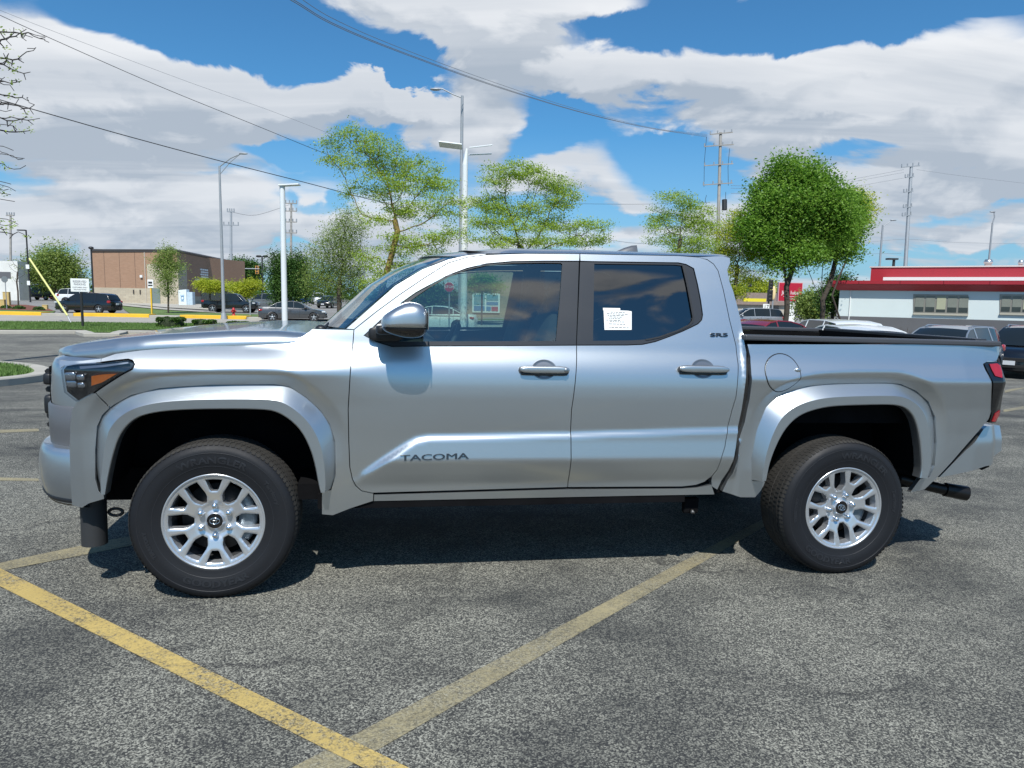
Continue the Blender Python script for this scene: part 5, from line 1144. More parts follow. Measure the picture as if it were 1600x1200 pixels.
flF = [((155, 768), (163, 774)), ((149.5, 748), (167, 748)), ((149, 705), (174, 714)), ((151.5, 668), (183, 685)), ((160, 650), (195, 667)), ((178, 633), (212, 653)), ((205, 618), (235, 645.5)), ((250, 607), (270, 641)), ((330, 602), (330, 639)), ((430, 601), (414, 639.5)), ((453, 605), (436, 645)), ((478, 621), (457, 659)), ((501, 642), (473, 677)), ((515, 663), (485, 702)), ((523, 690), (492, 726)), ((524, 742), (498, 760)), ((517, 765), (501, 770))]
flR = [((1176, 751), (1197.5, 751)), ((1174.5, 718), (1204, 719)), ((1183, 672), (1219, 684)), ((1198, 635), (1235, 661)), ((1223, 615), (1256, 645.5)), ((1261, 604), (1290, 636)), ((1300, 600), (1325, 633.5)), ((1384, 598.6), (1387, 632)), ((1407, 600.5), (1409, 634)), ((1431, 611), (1423, 642.5)), ((1451, 628), (1432, 658)), ((1461, 652), (1438, 685)), ((1463, 692), (1440.5, 712)), ((1460, 728), (1441, 733)), ((1452, 745), (1438, 747))]
RIDpx = [(556, 752), (565, 741), (636, 693), (650, 685), (672, 681.5), (893, 677), (1160, 668.5)]
RID_ = UL(RIDpx, .935)
FO_ = UL([a for a, b in flF], .908); RO_ = UL([a for a, b in flR], .908)
FI = UL([b for a, b in flF], .952); RI = UL([b for a, b in flR], .952)
RID = RID_; RIDP = RID_+[(RID_[-1][0], .3), (RID_[0][0]-.03, .3), (RID_[0][0]-.03, RID_[0][1]-.02)]
FO = [tuple(p) for p in smoothpoly(FO_, 2)]; RO = [tuple(p) for p in smoothpoly(RO_, 2)]

truck = empty('pickup_truck', (0, 0, 0), 0, 'large silver four-door pickup truck parked side-on across the front of the lot', 'pickup truck')
truck.rotation_euler = (0, TILT, 0)
R1 = .014
def side_panel(name, px, holes=(), W=None, off=0., res=R1, m=None, shrink=.0022, thick=.02, parent=None, sides=(-1, 1), smooth=0, proj=None, label=None):
    poly = UL(px, proj if proj is not None else W)
    hs = [UL(h, proj if proj is not None else W) for h in holes]
    if smooth: poly = smoothpoly(poly, smooth, True)
    if smooth: hs = [smoothpoly(h, smooth, True) for h in hs]
    out = []
    for s in sides:
        mb = MB(); lift(mb, poly, hs, res if s < 0 else res*2.2, W if W is not None else Wf, s, off, 0, thick, shrink)
        out.append(mb.build(name, m or paint, parent[s] if isinstance(parent, dict) else (parent or truck)))
    return out
# ---- doors
cutF = [(544, 640), (545, 690), (546.6, 730), (550.5, 748), (556, 759), (565, 767), (581, 770.5)]
cutM = [(893, 640), (896, 620), (901, 560)]
A_out = [(553, 515), (587.5, 487.5), (625, 460), (662, 435), (700, 411), (730, 402), (760, 398), (820, 396), (906, 396.4)]
dlo_f_top = [(569, 524), (597, 498.5), (625, 474.5), (650, 457), (670, 446), (700, 430), (730, 419), (760, 412), (800, 408.5), (850, 407.8), (905.5, 408)]
dlo_f_bot = [(901, 539.5), (750, 540.5), (648, 541), (612, 541.5), (588, 534)]
doorF = cutF+[(887, 761.5)]+cutM+dlo_f_bot+dlo_f_top+A_out[::-1]+[(552, 530), (547.5, 580)]
glF = [(652, 462), (670, 450), (700, 433), (730, 421.5), (760, 414.5), (800, 411.2), (850, 410.5), (877, 411), (879, 413), (875, 470), (869, 533), (750, 533.5), (650, 533.8), (624, 533.8), (628, 490), (636, 474)]
fd = side_panel('front_door', doorF)
dF = {-1: fd[0], 1: fd[1]}
trim_f = dlo_f_bot+dlo_f_top
side_panel('window_trim', trim_f, [glF], off=-.006, m=trimgrey, parent=dF, thick=.012)
side_panel('door_window', glF, [], off=-.014, m=glassf, parent=dF, thick=0, shrink=-.004, res=.05)
dlo_r_bot = [(1098, 492), (1096.5, 500), (1091, 506), (1080, 511.5), (1066, 518), (1046, 526), (1024, 534), (1004, 538.3), (980, 539.3), (901, 539.5)]
dlo_r_top = [(906.5, 408), (929, 408.6), (1060, 410.5), (1072, 413), (1084, 419.5), (1090, 444), (1095, 470)]
cutR = [(887, 761.5), (1065, 760.6), (1087.5, 758), (1101, 753), (1112, 744.5), (1121, 733), (1127, 716), (1132.6, 698.5), (1144, 640), (1150, 620), (1152.5, 596), (1153.4, 570), (1150, 540), (1140, 500), (1130, 452), (1122, 423), (1115, 412.5), (1105, 405.5), (1090, 401.6), (1060, 399.4), (980, 398), (906, 396.4)]
doorR = [(893, 640)]+cutR+dlo_r_top+dlo_r_bot+[(901, 560), (896, 620)]
glR = [(929, 412), (1056, 413.6), (1066, 415), (1070, 420), (1075, 444), (1080, 473), (1084.5, 496), (1083, 502), (1077, 508), (1060, 516), (1030, 526.5), (1010, 530.5), (990, 532), (927, 532.8)]
rd = side_panel('rear_door', doorR); dR = {-1: rd[0], 1: rd[1]}
side_panel('window_trim', dlo_r_top+dlo_r_bot, [glR], off=-.006, m=trimgrey, parent=dR, thick=.012)
side_panel('door_window', glR, [], off=-.013, m=glassd, parent=dR, thick=0, shrink=-.004, res=.05)
bar = [(1066, 414), (1071, 416), (1076, 444), (1081, 472), (1085.5, 497), (1084, 503.5), (1078, 509.5), (1061, 517.5), (1031, 528), (1010, 532), (1009, 530), (1030, 526), (1060, 515.5), (1076, 507.5), (1081, 502), (1082.5, 496), (1078.5, 473), (1073, 444)]
side_panel('window_bar', bar, off=-.002, m=blackpl, parent=dR, thick=.006, shrink=0)
# ---- front wing, cab side, rocker, bed side
hood_cut = [(487.5, 513.5), (480, 520.5), (472, 527.5), (462, 533.5), (450, 536.5), (400, 538.5), (360, 541), (320, 541.5), (280, 543), (250, 544.5), (220, 547), (200, 549.5), (180, 552.5), (158, 560)]
head_low = [(200, 561), (207, 563), (211, 569), (207, 577), (190, 586), (168, 600), (149, 613)]
flo = [(178, 633), (205, 618), (250, 607), (330, 602), (430, 601), (453, 605), (478, 621), (501, 642), (515, 663), (523, 690), (524, 742), (517, 765)]
wing = hood_cut+[(157, 566), (180, 563)]+head_low+[(172.5, 637.5)]+flo+[(502.5, 768), (502.5, 804), (520, 805.6), (547, 795), (583.5, 783), (584, 771), (565, 767), (556, 759), (550.5, 748), (546.6, 730), (545, 690), (544, 640), (547.5, 580), (552, 530), (553, 515)]
side_panel('front_fender', wing)
A_in = [(541, 513), (580, 479), (618, 445.5), (660, 420.5), (700, 405), (730, 398.3), (760, 396)]
side_panel('windscreen_pillar', A_in[::1]+A_out[:7][::-1], W=Wf, off=-.003, thick=.03)
cpil = [(1090, 401.6), (1105, 405.5), (1115, 412.5), (1122, 423), (1130, 452), (1140, 500), (1150, 540), (1153.4, 570), (1152.5, 596), (1150, 620), (1144, 640), (1132.6, 698.5), (1127, 716), (1121, 733), (1112, 744.5), (1112, 760), (1121, 766), (1139, 735), (1150.5, 698.5), (1159.5, 640), (1167, 585), (1167, 550), (1163.5, 532), (1161.5, 520), (1157, 496), (1152, 476), (1146, 454), (1140.5, 440), (1137, 422), (1141.5, 411), (1141, 402.5), (1128, 399.3)]
side_panel('cab_corner', cpil, off=-.001, thick=.05)
rock = [(584, 772.5), (887, 763.8), (1065, 762.8), (1090, 761), (1112, 757), (1117, 773), (1000, 775), (583.5, 783.5)]
side_panel('rocker_panel', rock, W=lambda x, z: .878+0*np.asarray(x)+np.clip((np.asarray(z)-.50)*.20, -.02, .01), thick=.05)
bedp = [(1167, 537.5), (1561, 537), (1562, 545), (1561.5, 553), (1557, 564.5), (1543, 565), (1536.5, 569), (1540, 578), (1548, 592), (1550, 600), (1549.5, 643), (1545, 655), (1502, 705), (1465, 746), (1445, 765), (1422, 769), (1437.5, 748), (1452, 745), (1460, 728), (1463, 692), (1461, 652), (1451, 628), (1431, 611), (1407, 600.5), (1384, 598.6), (1300, 600), (1261, 604), (1223, 615), (1198, 635), (1183, 672), (1174.5, 718), (1176, 751), (1196, 752), (1194, 758), (1189, 767), (1180, 777.5), (1157, 777.5), (1128, 768), (1144, 740), (1154, 700), (1163, 660), (1170.5, 625), (1173.5, 586), (1172, 557.5)]
bed = side_panel('bed_side', bedp, thick=.03); bS = {-1: bed[0], 1: bed[1]}
# fuel filler door: a disc with a dark ring gap
fc = U(1223.4, 583.4); rad = .5*(U(1251.5, 583)[0]-U(1195.4, 583)[0])
ringp = [(fc[0]+rad*math.cos(a), fc[1]+rad*math.sin(a)) for a in np.linspace(0, 2*math.pi, 48, endpoint=False)]
ringi = [(fc[0]+(rad-.0045)*math.cos(a), fc[1]+(rad-.0045)*math.sin(a)) for a in np.linspace(0, 2*math.pi, 48, endpoint=False)]
mb = MB(); lift(mb, ringp, [ringi], .006, Wf, -1, .0012, 0, .004); mb.build('gap_ring', gapm, bed[0])
mb = MB(); lift(mb, ringi, [], .01, Wf, -1, .0030, 0, .004, .001); fdoor = mb.build('fuel_door', paint, truck)
tb = U(1246, 578); mb = MB(); mb.ell((tb[0], -float(Wf([tb[0]], [tb[1]])[0])-.006, tb[1]), (.019, .006, .012)); mb.build('finger_tab', paint, fdoor)
# ---- wheel arch mouldings
def flare(fo, fi, name):
    o = np.array(smoothpoly(fo, 2)); i = np.array(smoothpoly(fi, 2))
    for s in (-1, 1):
        rows = []
        for k in range(len(o)):
            a, b = o[k], i[k]; row = []
            wr = float(Wf([a[0]], [a[1]])[0])-.004; tp = float(np.interp(a[0], *_tap))
            for r, w in ((-.14, wr-.016), (-.02, wr-.003), (.02, wr+.002), (.52, .951-tp), (.56, .9545-tp), (.96, .952-tp), (1.0, .948-tp), (1.02, .940-tp), (1.02, .89-tp)):
                p = a+(b-a)*r; row.append((p[0], s*w, p[1]))
            rows.append(row)
        mb = MB(); mb.grid(rows, 0, True, flip=(s < 0)); ob = mb.build(name, paint, truck)
        for end in (0, -1):
            pass
        # sharpen the creases by splitting normals on strong angles
        es = ob.modifiers.new('split', 'EDGE_SPLIT'); es.split_angle = math.radians(14)
flare(FO_, FI, 'wheel_arch_moulding'); flare(RO_, RI, 'wheel_arch_moulding')
# ---- inner dark shell behind the gaps
mb = MB()
for s in (-1, 1):
    def Wi(x, z): return Wf(x, z)-.028
    lift(mb, UL([(500, 520), (553, 520), (1160, 530), (1155, 600), (1118, 745), (1080, 757), (560, 768), (520, 780), (524, 690), (500, 630)]), [UL([(560, 530), (620, 480), (700, 418), (1085, 408), (1108, 500), (1060, 530), (700, 545)])], .05, Wi, s, 0, 0, 0)
    mb.build('inner_shell', gapm, truck); mb = MB()
    lift(mb, UL([(1150, 545), (1240, 545), (1215, 620), (1175, 670), (1165, 760), (1128, 766)]), [], .05, Wi, s, 0, 0, 0)
    mb.build('inner_shell', gapm, truck); mb = MB()
# door handles
def handle(px, py, par, keyhole):
    x, z = U(px, py); w = float(Wf([x], [z])[0]); x0, _ = U(px-38, py); x1, _ = U(px+38, py); L = x1-x0
    mb = MB(); cx_ = x
    pl = [(cx_+.070*math.cos(a)*1., z+.004+.048*math.sin(a)) for a in np.linspace(0, 2*math.pi, 40, endpoint=False)]
    mb2 = MB()
    # near-flat cup; its darker grey paints in the shade of a recess
    rows = []
    for r, dp in ((1., .0008), (.93, .0015), (.86, -.001), (.7, -.001), (.45, -.001), (.05, -.001)):
        rows.append([(cx_+.066*r*math.cos(a), -(float(Wf([cx_], [z+.003+.050*r*math.sin(a)])[0])+dp+.0022), z+.003+.050*r*math.sin(a)) for a in np.linspace(0, 2*math.pi, 40, endpoint=False)])
    mb2.grid(rows, 0, True, close=True)
    h = empty('door_handle', (0, 0, 0)); h.parent = par
    cupm = mat('handle_cup_shade', (.20, .21, .23), rough=.35, metal=.8)
    mb2.build('handle_cup', cupm, h)
    mb = MB(); mb.ell((cx_+(0 if not keyhole else .0), -w-.002, z-.004), (L/2+.006, .004, .0255), .25, 40, 8, e2=.5)
    mb.build('handle_base', mat('handle_gasket', (.10, .105, .115), rough=.4, metal=.5), h)
    mb = MB(); mb.ell((cx_, -w-.026, z+.003), (L/2, .014, .0175), .35, 40, 12, e2=.55); mb.build('grip', paint, h)
    if keyhole: mb = MB(); mb.ell((cx_+L/2-.02, -w-.040, z+.002), (.011, .003, .011)); mb.build('lock_cylinder', steel, h)
    mb = MB(); mb.ell((cx_, -w-.012, z-.021), (L/2-.006, .010, .006), .3, 30, 8); mb.build('grip_underside', gloss, h)
handle(850, 578, fd[0], True); handle(1098, 577, rd[0], False)

# ---- hood
HE = [(90.5, 553, .50), (96, 558, .60), (110, 563, .685), (157, 561.5, .775), (180, 553, .81), (220, 547.5, .838), (280, 543.5, .850), (360, 541, .855), (400, 538.8, .850), (450, 536.5, .842), (462, 533.5, .838), (472, 527.5, .828), (480, 520.5, .818), (487.5, 513.5, .80)]
he = []
for a, b, w_ in HE:
    x, z = U(a, b, w_); he.append((x, w_, z))
he = np.array(he)
rows = []
cxs = np.interp(np.linspace(0, 1, 70), [0, 1], [0, 1])
L_ = np.concatenate([[0], np.cumsum(np.hypot(np.diff(he[:, 0]), np.diff(he[:, 1])+np.diff(he[:, 2])))]); L_ /= L_[-1]
for u_ in cxs:
    ex, ey, ez = [np.interp(u_, L_, he[:, i]) for i in range(3)]
    fr = 1-u_
    xc = np.interp(ex, [-.86, -.5, 0, .44], [-.915, -.55, -.02, .40]); zc = float(np.interp(xc, [-.93, -.88, -.8, -.7, -.525, -.3, .042, .25, .45], [1.125, 1.165, 1.19, 1.213, 1.243, 1.27, 1.296, 1.30, 1.285]))
    row = []
    for t in np.concatenate([-np.linspace(1, .05, 26), [0], np.linspace(.05, 1, 26)]):
        a = abs(t); k = float(np.interp(a, [0, .45, .62, .74, .82, .88, .92, .94, .955, .97, .985, .993, 1.0], [1., .985, .975, .965, .955, .94, .91, .84, .68, .44, .18, .02, -.08]))
        x = xc+(ex-xc)*a**2.2
        row.append((x, t*ey, ez+(zc-ez)*k))
    rows.append(row)
mb = MB(); mb.grid(rows, 0, True, flip=False); hood = mb.build('hood', paint, truck); recalc(hood)
if sum(p.normal.z for p in hood.data.polygons) < 0: hood.data.flip_normals()
hs_ = hood.modifiers.new('thick', 'SOLIDIFY'); hs_.thickness = .012; hs_.offset = -1
# cowl and wipers
mb = MB(); mb.grid([[(.36+.02*(1-(y/.8)**2)-.0, y, 1.262) for y in np.linspace(-.79, .79, 20)], [(.50, y, 1.285) for y in np.linspace(-.79, .79, 20)], [(.66, y, 1.30) for y in np.linspace(-.79, .79, 20)]], 0, True)
mb.build('cowl', blackpl, truck)
for yb in (-.52, .12):
    mb = MB(); mb.tube([(.47, yb, 1.295), (.49, yb+.1, 1.325), (.52, yb+.5, 1.335)], [.012, .008, .005], 6); mb.ell((.46, yb, 1.30), (.03, .03, .022)); mb.build('wiper', blackpl, truck)
# ---- windscreen
wi = []
for a, b in A_in[:5]+[(716, 401)]:
    x, z = U(a, b); wi.append((x, float(Wf([x], [z])[0])-.012, z))
wi = np.array(wi); 
rows = []
n_ = len(wi)
for k in range(n_):
    ex, ey, ez = wi[k]; f = k/(n_-1)
    xc = ex-.17+.03*f; zc = ez+.022*(f)-.01*(1-f)
    # the middle of the screen bows forward
    row = []
    for t in np.linspace(-1, 1, 31):
        a = abs(t); row.append((ex+(xc-ex)*(1-a**2.2), t*ey, ez+(zc-ez)*(1-a*a)))
    rows.append(row)
wrows = rows
mb = MB(); mb.grid(rows, 0, True); wsc = mb.build('windscreen', glassw, truck); recalc(wsc)
if sum(p.normal.x for p in wsc.data.polygons) > 0: wsc.data.flip_normals()
mb = MB()
frit = [[Vector(r[0]).lerp(Vector(r[1]), q)+Vector((-.004, 0, .003)) for q in (.1, .7)] for r in rows[:-1]]; mb.grid(frit, 0, True); mb.build('screen_border', gloss, wsc); mb = MB(); frit = [[Vector(r[-1]).lerp(Vector(r[-2]), q)+Vector((-.004, 0, .003)) for q in (.1, .7)] for r in rows[:-1]]; mb.grid(frit, 0, True)
mb.build('screen_border', gloss, wsc)
# ---- roof
re_px = [(716, 401), (730, 398.3), (745, 396.8), (760, 396), (790, 396), (820, 395.6), (906, 396), (980, 397.6), (1060, 399), (1090, 400.6), (1110, 400.5), (1128, 400), (1138, 401)]
re_ = []
for a, b in re_px:
    x, z = U(a, b); re_.append((x, float(Wf([x], [z])[0]), z))
re_ = np.array(re_)
xs = np.linspace(re_[0, 0], re_[-1, 0], 40)
rows = []
x_f, x_r = xs[0], xs[-1]
for x in xs:
    ey = np.interp(x, re_[:, 0], re_[:, 1]); ez = np.interp(x, re_[:, 0], re_[:, 2])
    zt = float(np.interp(x, [x_f, x_f+.10, 1.46, 1.75, 2.2, 2.55, x_r], [re_[0, 2]+.022, re_[0, 2]+.047, 1.778, 1.785, 1.789, 1.796, 1.795]))
    s_ = (x-x_f)/(x_r-x_f)
    row = []
    for t in np.linspace(-1, 1, 45):
        a = abs(t); q_ = sm(s_*4); k = float(np.interp(a, [0, .5, .75, .86, .93, .97, 1], [1, .93, .78, .60, .36, .17, 0]))*q_+(1-a*a)*(1-q_)
        fx = -.17*(1-a**2.2)*(1-sm(s_*3)) + .02*(1-a*a)*sm(s_*3-2)
        row.append((x+fx, t*ey, ez+(zt-ez)*k))
    rows.append(row)
roof_front = rows[0]
last = rows[-1]
rows.append([(p[0]+.004, p[1], p[2]-.015) for p in last]); rows.append([(p[0]-.012, p[1]*.985, p[2]-.045) for p in last]); rows.append([(p[0]-.06, p[1]*.96, p[2]-.055) for p in last])
mb = MB(); mb.grid(rows, 0, True)
# header strip joining the screen top to the roof
hd = [[tuple(Vector(wrows[-1][j])) for j in range(31)], [tuple(Vector(roof_front[int(round(j*44/30))])) for j in range(31)]]
mb.grid(hd, 0, True)
roof = mb.build('roof', paint, truck); recalc(roof)
if sum(p.normal.z*p.area for p in roof.data.polygons) < 0: roof.data.flip_normals()
es = roof.modifiers.new('split', 'EDGE_SPLIT'); es.split_angle = math.radians(40)
# antenna fin
mb = MB(); P = []
for k, (x, h, w_) in enumerate(((2.215, .0, .004), (2.25, .012, .018), (2.30, .035, .022), (2.35, .052, .02), (2.385, .056, .016), (2.395, .0, .012))):
    z0 = 1.808; P.append([(x, -w_, z0), (x, -w_*.6, z0+h*.7), (x, 0, z0+h), (x, w_*.6, z0+h*.7), (x, w_, z0)])
mb.grid(P, 0, True); mb.build('antenna_fin', mat('antenna_grey', (.10, .105, .115), rough=.3, coat=.5), truck)
# ---- cab back, rear glass
mb = MB(); mb.grid([[(2.63, y, 1.74) for y in (-.66, .66)], [(2.66, y*1.05, 1.56) for y in (-.70, .70)], [(2.69, y*1.2, 1.32) for y in (-.70, .70)], [(2.69, y*1.25, .5) for y in (-.70, .70)]], 0, False)
cb = mb.build('cab_back', paint, truck)
mb = MB(); mb.grid([[(2.655, y, 1.70) for y in (-.56, .56)], [(2.705, y, 1.36) for y in (-.62, .62)]], 0); mb.build('rear_window', glassd, truck)
# ---- headlights
hl = [(95, 578), (100, 572.5), (116, 569.5), (158, 567.5), (180, 564.5), (199, 562.8), (207, 565), (209.5, 569), (206, 575.5), (190, 584), (168, 598), (148, 612), (119, 628), (106, 618), (100, 613), (97, 594)]
for s in (-1, 1):
    H = empty('headlight', (0, 0, 0)); H.parent = truck
    pl = UL(hl, .80)
    # project on the wing surface, clipped to where it curves to the front
    pl = UL([p for p in hl], None)
    mb = MB(); lift(mb, pl, [], .012, Wf, s, -.030, 0, 0, .001); mb.build('lamp_housing', mat('lamp_housing_black', (.012, .013, .016), rough=.2, coat=.5), H)
    mb = MB(); lift(mb, pl, [], .012, Wf, s, .002, 0, .02, .001); mb.build('lens', lensm, H)
    am = UL([(142, 588), (160, 585.5), (181, 584.5), (172, 590), (158, 598), (142, 603)], None)
    mb = MB(); lift(mb, am, [], .012, Wf, s, -.006, 0, .02); mb.build('side_reflector', amber, H)
    for (px, py, r) in ((108, 588, .03), (110, 600, .028), (124, 590, .022), (125, 602, .02)):
        x, z = U(px, py); w_ = float(Wf([x], [z])[0])-.018
        mb = MB(); mb.ell((x, s*w_, z), (r*.8, .012, r*.62), .5); mb.build('lamp_element', mat('lamp_chrome', (.45, .47, .5), rough=.18, metal=.9), H)
    st = UL([(122, 573), (160, 570.5), (198, 566), (200, 568), (160, 574), (124, 577)], None)
    mb = MB(); lift(mb, st, [], .01, Wf, s, -.012, 0, .01); mb.build('light_strip', mat('light_strip_grey', (.16, .18, .22), rough=.25, metal=.5), H)
side_panel('headlight_surround', [(92, 562), (104, 563.5), (130, 563), (159, 559.5), (158, 566.5), (116, 569), (100, 572), (93, 577)], W=lambda x, z: Wf(x, z)-.004, thick=.02)
# ---- bumper corner (side), lower bumper and grille
bc = [(149, 613), (172, 637.5), (160, 649), (152, 667), (149, 705), (149.5, 748), (155, 768), (163, 774), (163, 780), (139, 787), (128, 794), (112, 790), (110, 760), (108, 700), (109, 668), (112, 640), (119, 629)]
side_panel('bumper_corner', bc, W=Wf, off=.0, thick=.03)
def plan(off=0., zt=0., sh=0.):
    P = [(-.50, .915), (-.62, .862), (-.72, .822), (-.80, .768), (-.855, .69), (-.892, .60), (-.915, .50), (-.932, .35), (-.942, .18), (-.945, 0)]
    P = np.array(smoothpoly(P, 2)); c = np.array([-.2, 0.])
    T_ = np.gradient(P, axis=0); N = np.stack([T_[:, 1], -T_[:, 0]], 1); N /= np.hypot(*N.T)[:, None]
    N = np.where((N[:, :1] > 0), -N, N)
    Q = P+N*off; Q[:, 1] = np.maximum(Q[:, 1], 0) if abs(off) < 1e-9 else Q[:, 1]; Q[-1, 1] = 0
    full = [(x+sh, -y) for x, y in Q]+[(x+sh, y) for x, y in Q[::-1][1:]]
    return full
rows = []
for z, o in ((.425, -.10), (.432, -.045), (.45, -.022), (.50, -.006), (.56, .002), (.63, .002), (.68, -.004), (.705, -.012), (.716, -.022), (.722, -.05), (.730, -.13)):
    lift_ = lambda y: .085*(1-sm((abs(y)-.45)/.38)); rows.append([(x, y, z+lift_(y)*max(0, (.60-z)/.18)) for x, y in plan(o)])
rows = [[p for p, q in zip(r, plan(0)) if q[0] < -.63] for r in rows]
mb = MB(); mb.grid(rows, 0, True); fb = mb.build('front_bumper', paint, truck); recalc(fb)
es = fb.modifiers.new('split', 'EDGE_SPLIT'); es.split_angle = math.radians(35)
rows = [[(x, y, z+.05*(1-sm((abs(y)-.45)/.38))) for x, y in plan(o)] for z, o in ((.395, -.20), (.415, -.09), (.44, -.03), (.475, -.008), (.49, -.03))]
k0 = len(rows[0])
mb = MB(); mb.grid([r[6:-6] for r in rows], 0, True); mb.build('lower_lip', blackpl, truck)
# grille surround: silver upper band following the nose, set back from the bumper
rows = []
for z, o, sh in ((.70, -.06, .012), (.80, -.055, .010), (.90, -.055, .008), (.98, -.055, .006), (1.05, -.062, .004), (1.10, -.068, .002), (1.13, -.085, 0), (1.145, -.12, 0)):
    rows.append([(x, y, z) for x, y in plan(o, 0, sh)][4:-4])
mb = MB(); mb.grid(rows, 0, True); gs = mb.build('grille_surround', paint, truck); recalc(gs)
sg = mat('shaded_silver_grey', (.13, .135, .145), rough=.45, metal=.4)  # grey paints in the shade on the surround's downward-facing lower part
rows = [[(x, y, z) for x, y in plan(o)][5:-5] for z, o in ((.70, -.052), (.80, -.047), (.905, -.047), (.915, -.058))]
mb = MB(); mb.grid(rows, 0, True); mb.build('grille_surround_shaded', sg, truck)
gm = mat('grille_black', (.012, .012, .013), rough=.4)
mb = MB()
for z in np.arange(.78, 1.06, .045):
    P = plan(-.035, 0, .0); P = [p for p in P if abs(p[1]) < .52]
    mb.tube([(x, y, z) for x, y in P], .016, 6)
P = [p for p in plan(-.05) if abs(p[1]) < .56]
mb.grid([[(x, y, z) for x, y in P] for z in (.75, 1.08)], 0)
mb.build('grille', gm, truck)
for z, h in ((.885, .05), (1.015, .03)):
    for s in (-1, 1):
        mb = MB(); mb.ell((-.862, s*.50, z), (.030, .04, h), .4, 16, 10); mb.build('grille_bezel', blackpl, truck)
# ---- mirrors
for s in (-1, 1):
    Mx = empty('door_mirror', (0, 0, 0)); Mx.parent = dF[s]
    def mir(z0, z1, m_, nm, c, r, e, e2):
        mb = MB(); mb.ell(c, r, e, 36, 22, e2=e2)
        o = mb.build(nm, m_, Mx)
        b = bmesh.new(); b.from_mesh(o.data)
        bmesh.ops.remove_doubles(b, verts=b.verts, dist=1e-4)
        for zz, nn in ((z0, -1), (z1, 1)):
            r_ = bmesh.ops.bisect_plane(b, geom=b.verts[:]+b.edges[:]+b.faces[:], plane_co=(0, 0, zz), plane_no=(0, 0, nn), clear_outer=True)
            ed = [e_ for e_ in r_['geom_cut'] if isinstance(e_, bmesh.types.BMEdge)]
            if ed: bmesh.ops.holes_fill(b, edges=ed)
        # the casing sweeps back towards the glass: slimmer at the front
        for v in b.verts:
            u_ = (v.co.x-(c[0]-r[0]))/(2*r[0]); v.co.z = c[2]-.02+(v.co.z-c[2]+.02)*(.62+.42*sm(u_*1.6)); v.co.y = s*(abs(v.co.y)) 
        b.to_mesh(o.data); b.free(); recalc(o); return o
    cy_ = s*1.045
    mir(1.345, 1.6, paint, 'mirror_cap', (.885, cy_, 1.365), (.107, .105, .092), .52, .62)
    mir(1.2, 1.3425, gloss, 'mirror_base', (.885, cy_, 1.362), (.106, .103, .068), .55, .6)
    mb = MB(); mb.box((.992, cy_, 1.385), (.004, .17, .10)); mb.build('mirror_glass', chrome, Mx, .01)
    mb = MB(); mb.ell((.80, s*.93, 1.325), (.05, .09, .025), .5, 20, 10); mb.ell((.80, s*.885, 1.30), (.085, .02, .035), .5, 20, 10); mb.build('mirror_arm', blackpl, Mx)
# ---- badges
def badge(txt, px0, px1, pyc, size, name, m_, W_=None, sx=1., slant=0., par=None, bold=.0016):
    vs, fs = text_mesh(txt, size, .0022, (1, 1), offset=.0); xs_ = [v.x for v in vs]; w_ = max(xs_)-min(xs_); ys_ = [v.y for v in vs]; ym = (max(ys_)+min(ys_))/2
    x0, z0 = U(px0, pyc[0]); x1, z1 = U(px1, pyc[1]); k = (x1-x0)/w_
    out = []
    for v in vs:
        x = x0+(v.x-min(xs_))*k; f = (x-x0)/(x1-x0); z = z0+(z1-z0)*f+(v.y-ym); x += slant*(v.y-ym)
        wv = float(Wf([x], [z])[0]); out.append((x, -(wv+.003+v.z), z))
    mb = MB()
    for ddx, ddy in ((0, 0), (bold, .0004), (-bold, .0008), (0, .0012)): mb.add([(a+ddx, b-ddy, c+ddy*.8) for a, b, c in out], fs)
    o = mb.build(name, m_, par or truck); recalc(o); return o
badge('TACOMA', 626, 732, (715.5, 712), .041, 'badge_lettering', mat('badge_black', (.02, .024, .032), rough=.25, coat=.4), par=fd[0])
badge('SR5', 1110, 1136.5, (523.2, 523.2), .027, 'trim_badge', MATS['badge_black'], par=rd[0])
# ---- papers on the rear window
def sticker(px, name):
    pl = [tuple(p) for p in UL(px)]; mb = MB(); lift(mb, pl, [], .05, Wf, -1, -.0105, 0, 0); return mb.build(name, paper, rd[0])
st = sticker([(944, 484), (982, 485.5), (988, 486.5), (988, 515.5), (945.5, 515.5)], 'window_sticker')
sticker([(943, 481), (970, 481.5), (970.3, 485.5), (943.3, 485)], 'window_sticker')
mb = MB()
for k, (a, b, c_) in enumerate(((955, 977, 488), (949, 982, 490.5), (950, 978, 493), (953, 974, 495.5), (952, 972, 498), (948, 970, 500.5), (954, 976, 503), (952, 978, 506.5), (953, 984, 512))):
    x0, z0 = U(a, c_); x1, z1 = U(b, c_); w_ = float(Wf([x0], [z0])[0])-.0098
    xx = x0
    while xx < x1:
        L = rnd.uniform(.006, .02); mb.add([(xx, -w_, z0), (min(xx+L, x1), -w_, z0), (min(xx+L, x1), -w_, z0+.003), (xx, -w_, z0+.003)], [(0, 1, 2, 3)]); xx += L+.004
mb.build('sticker_print', ink, st)
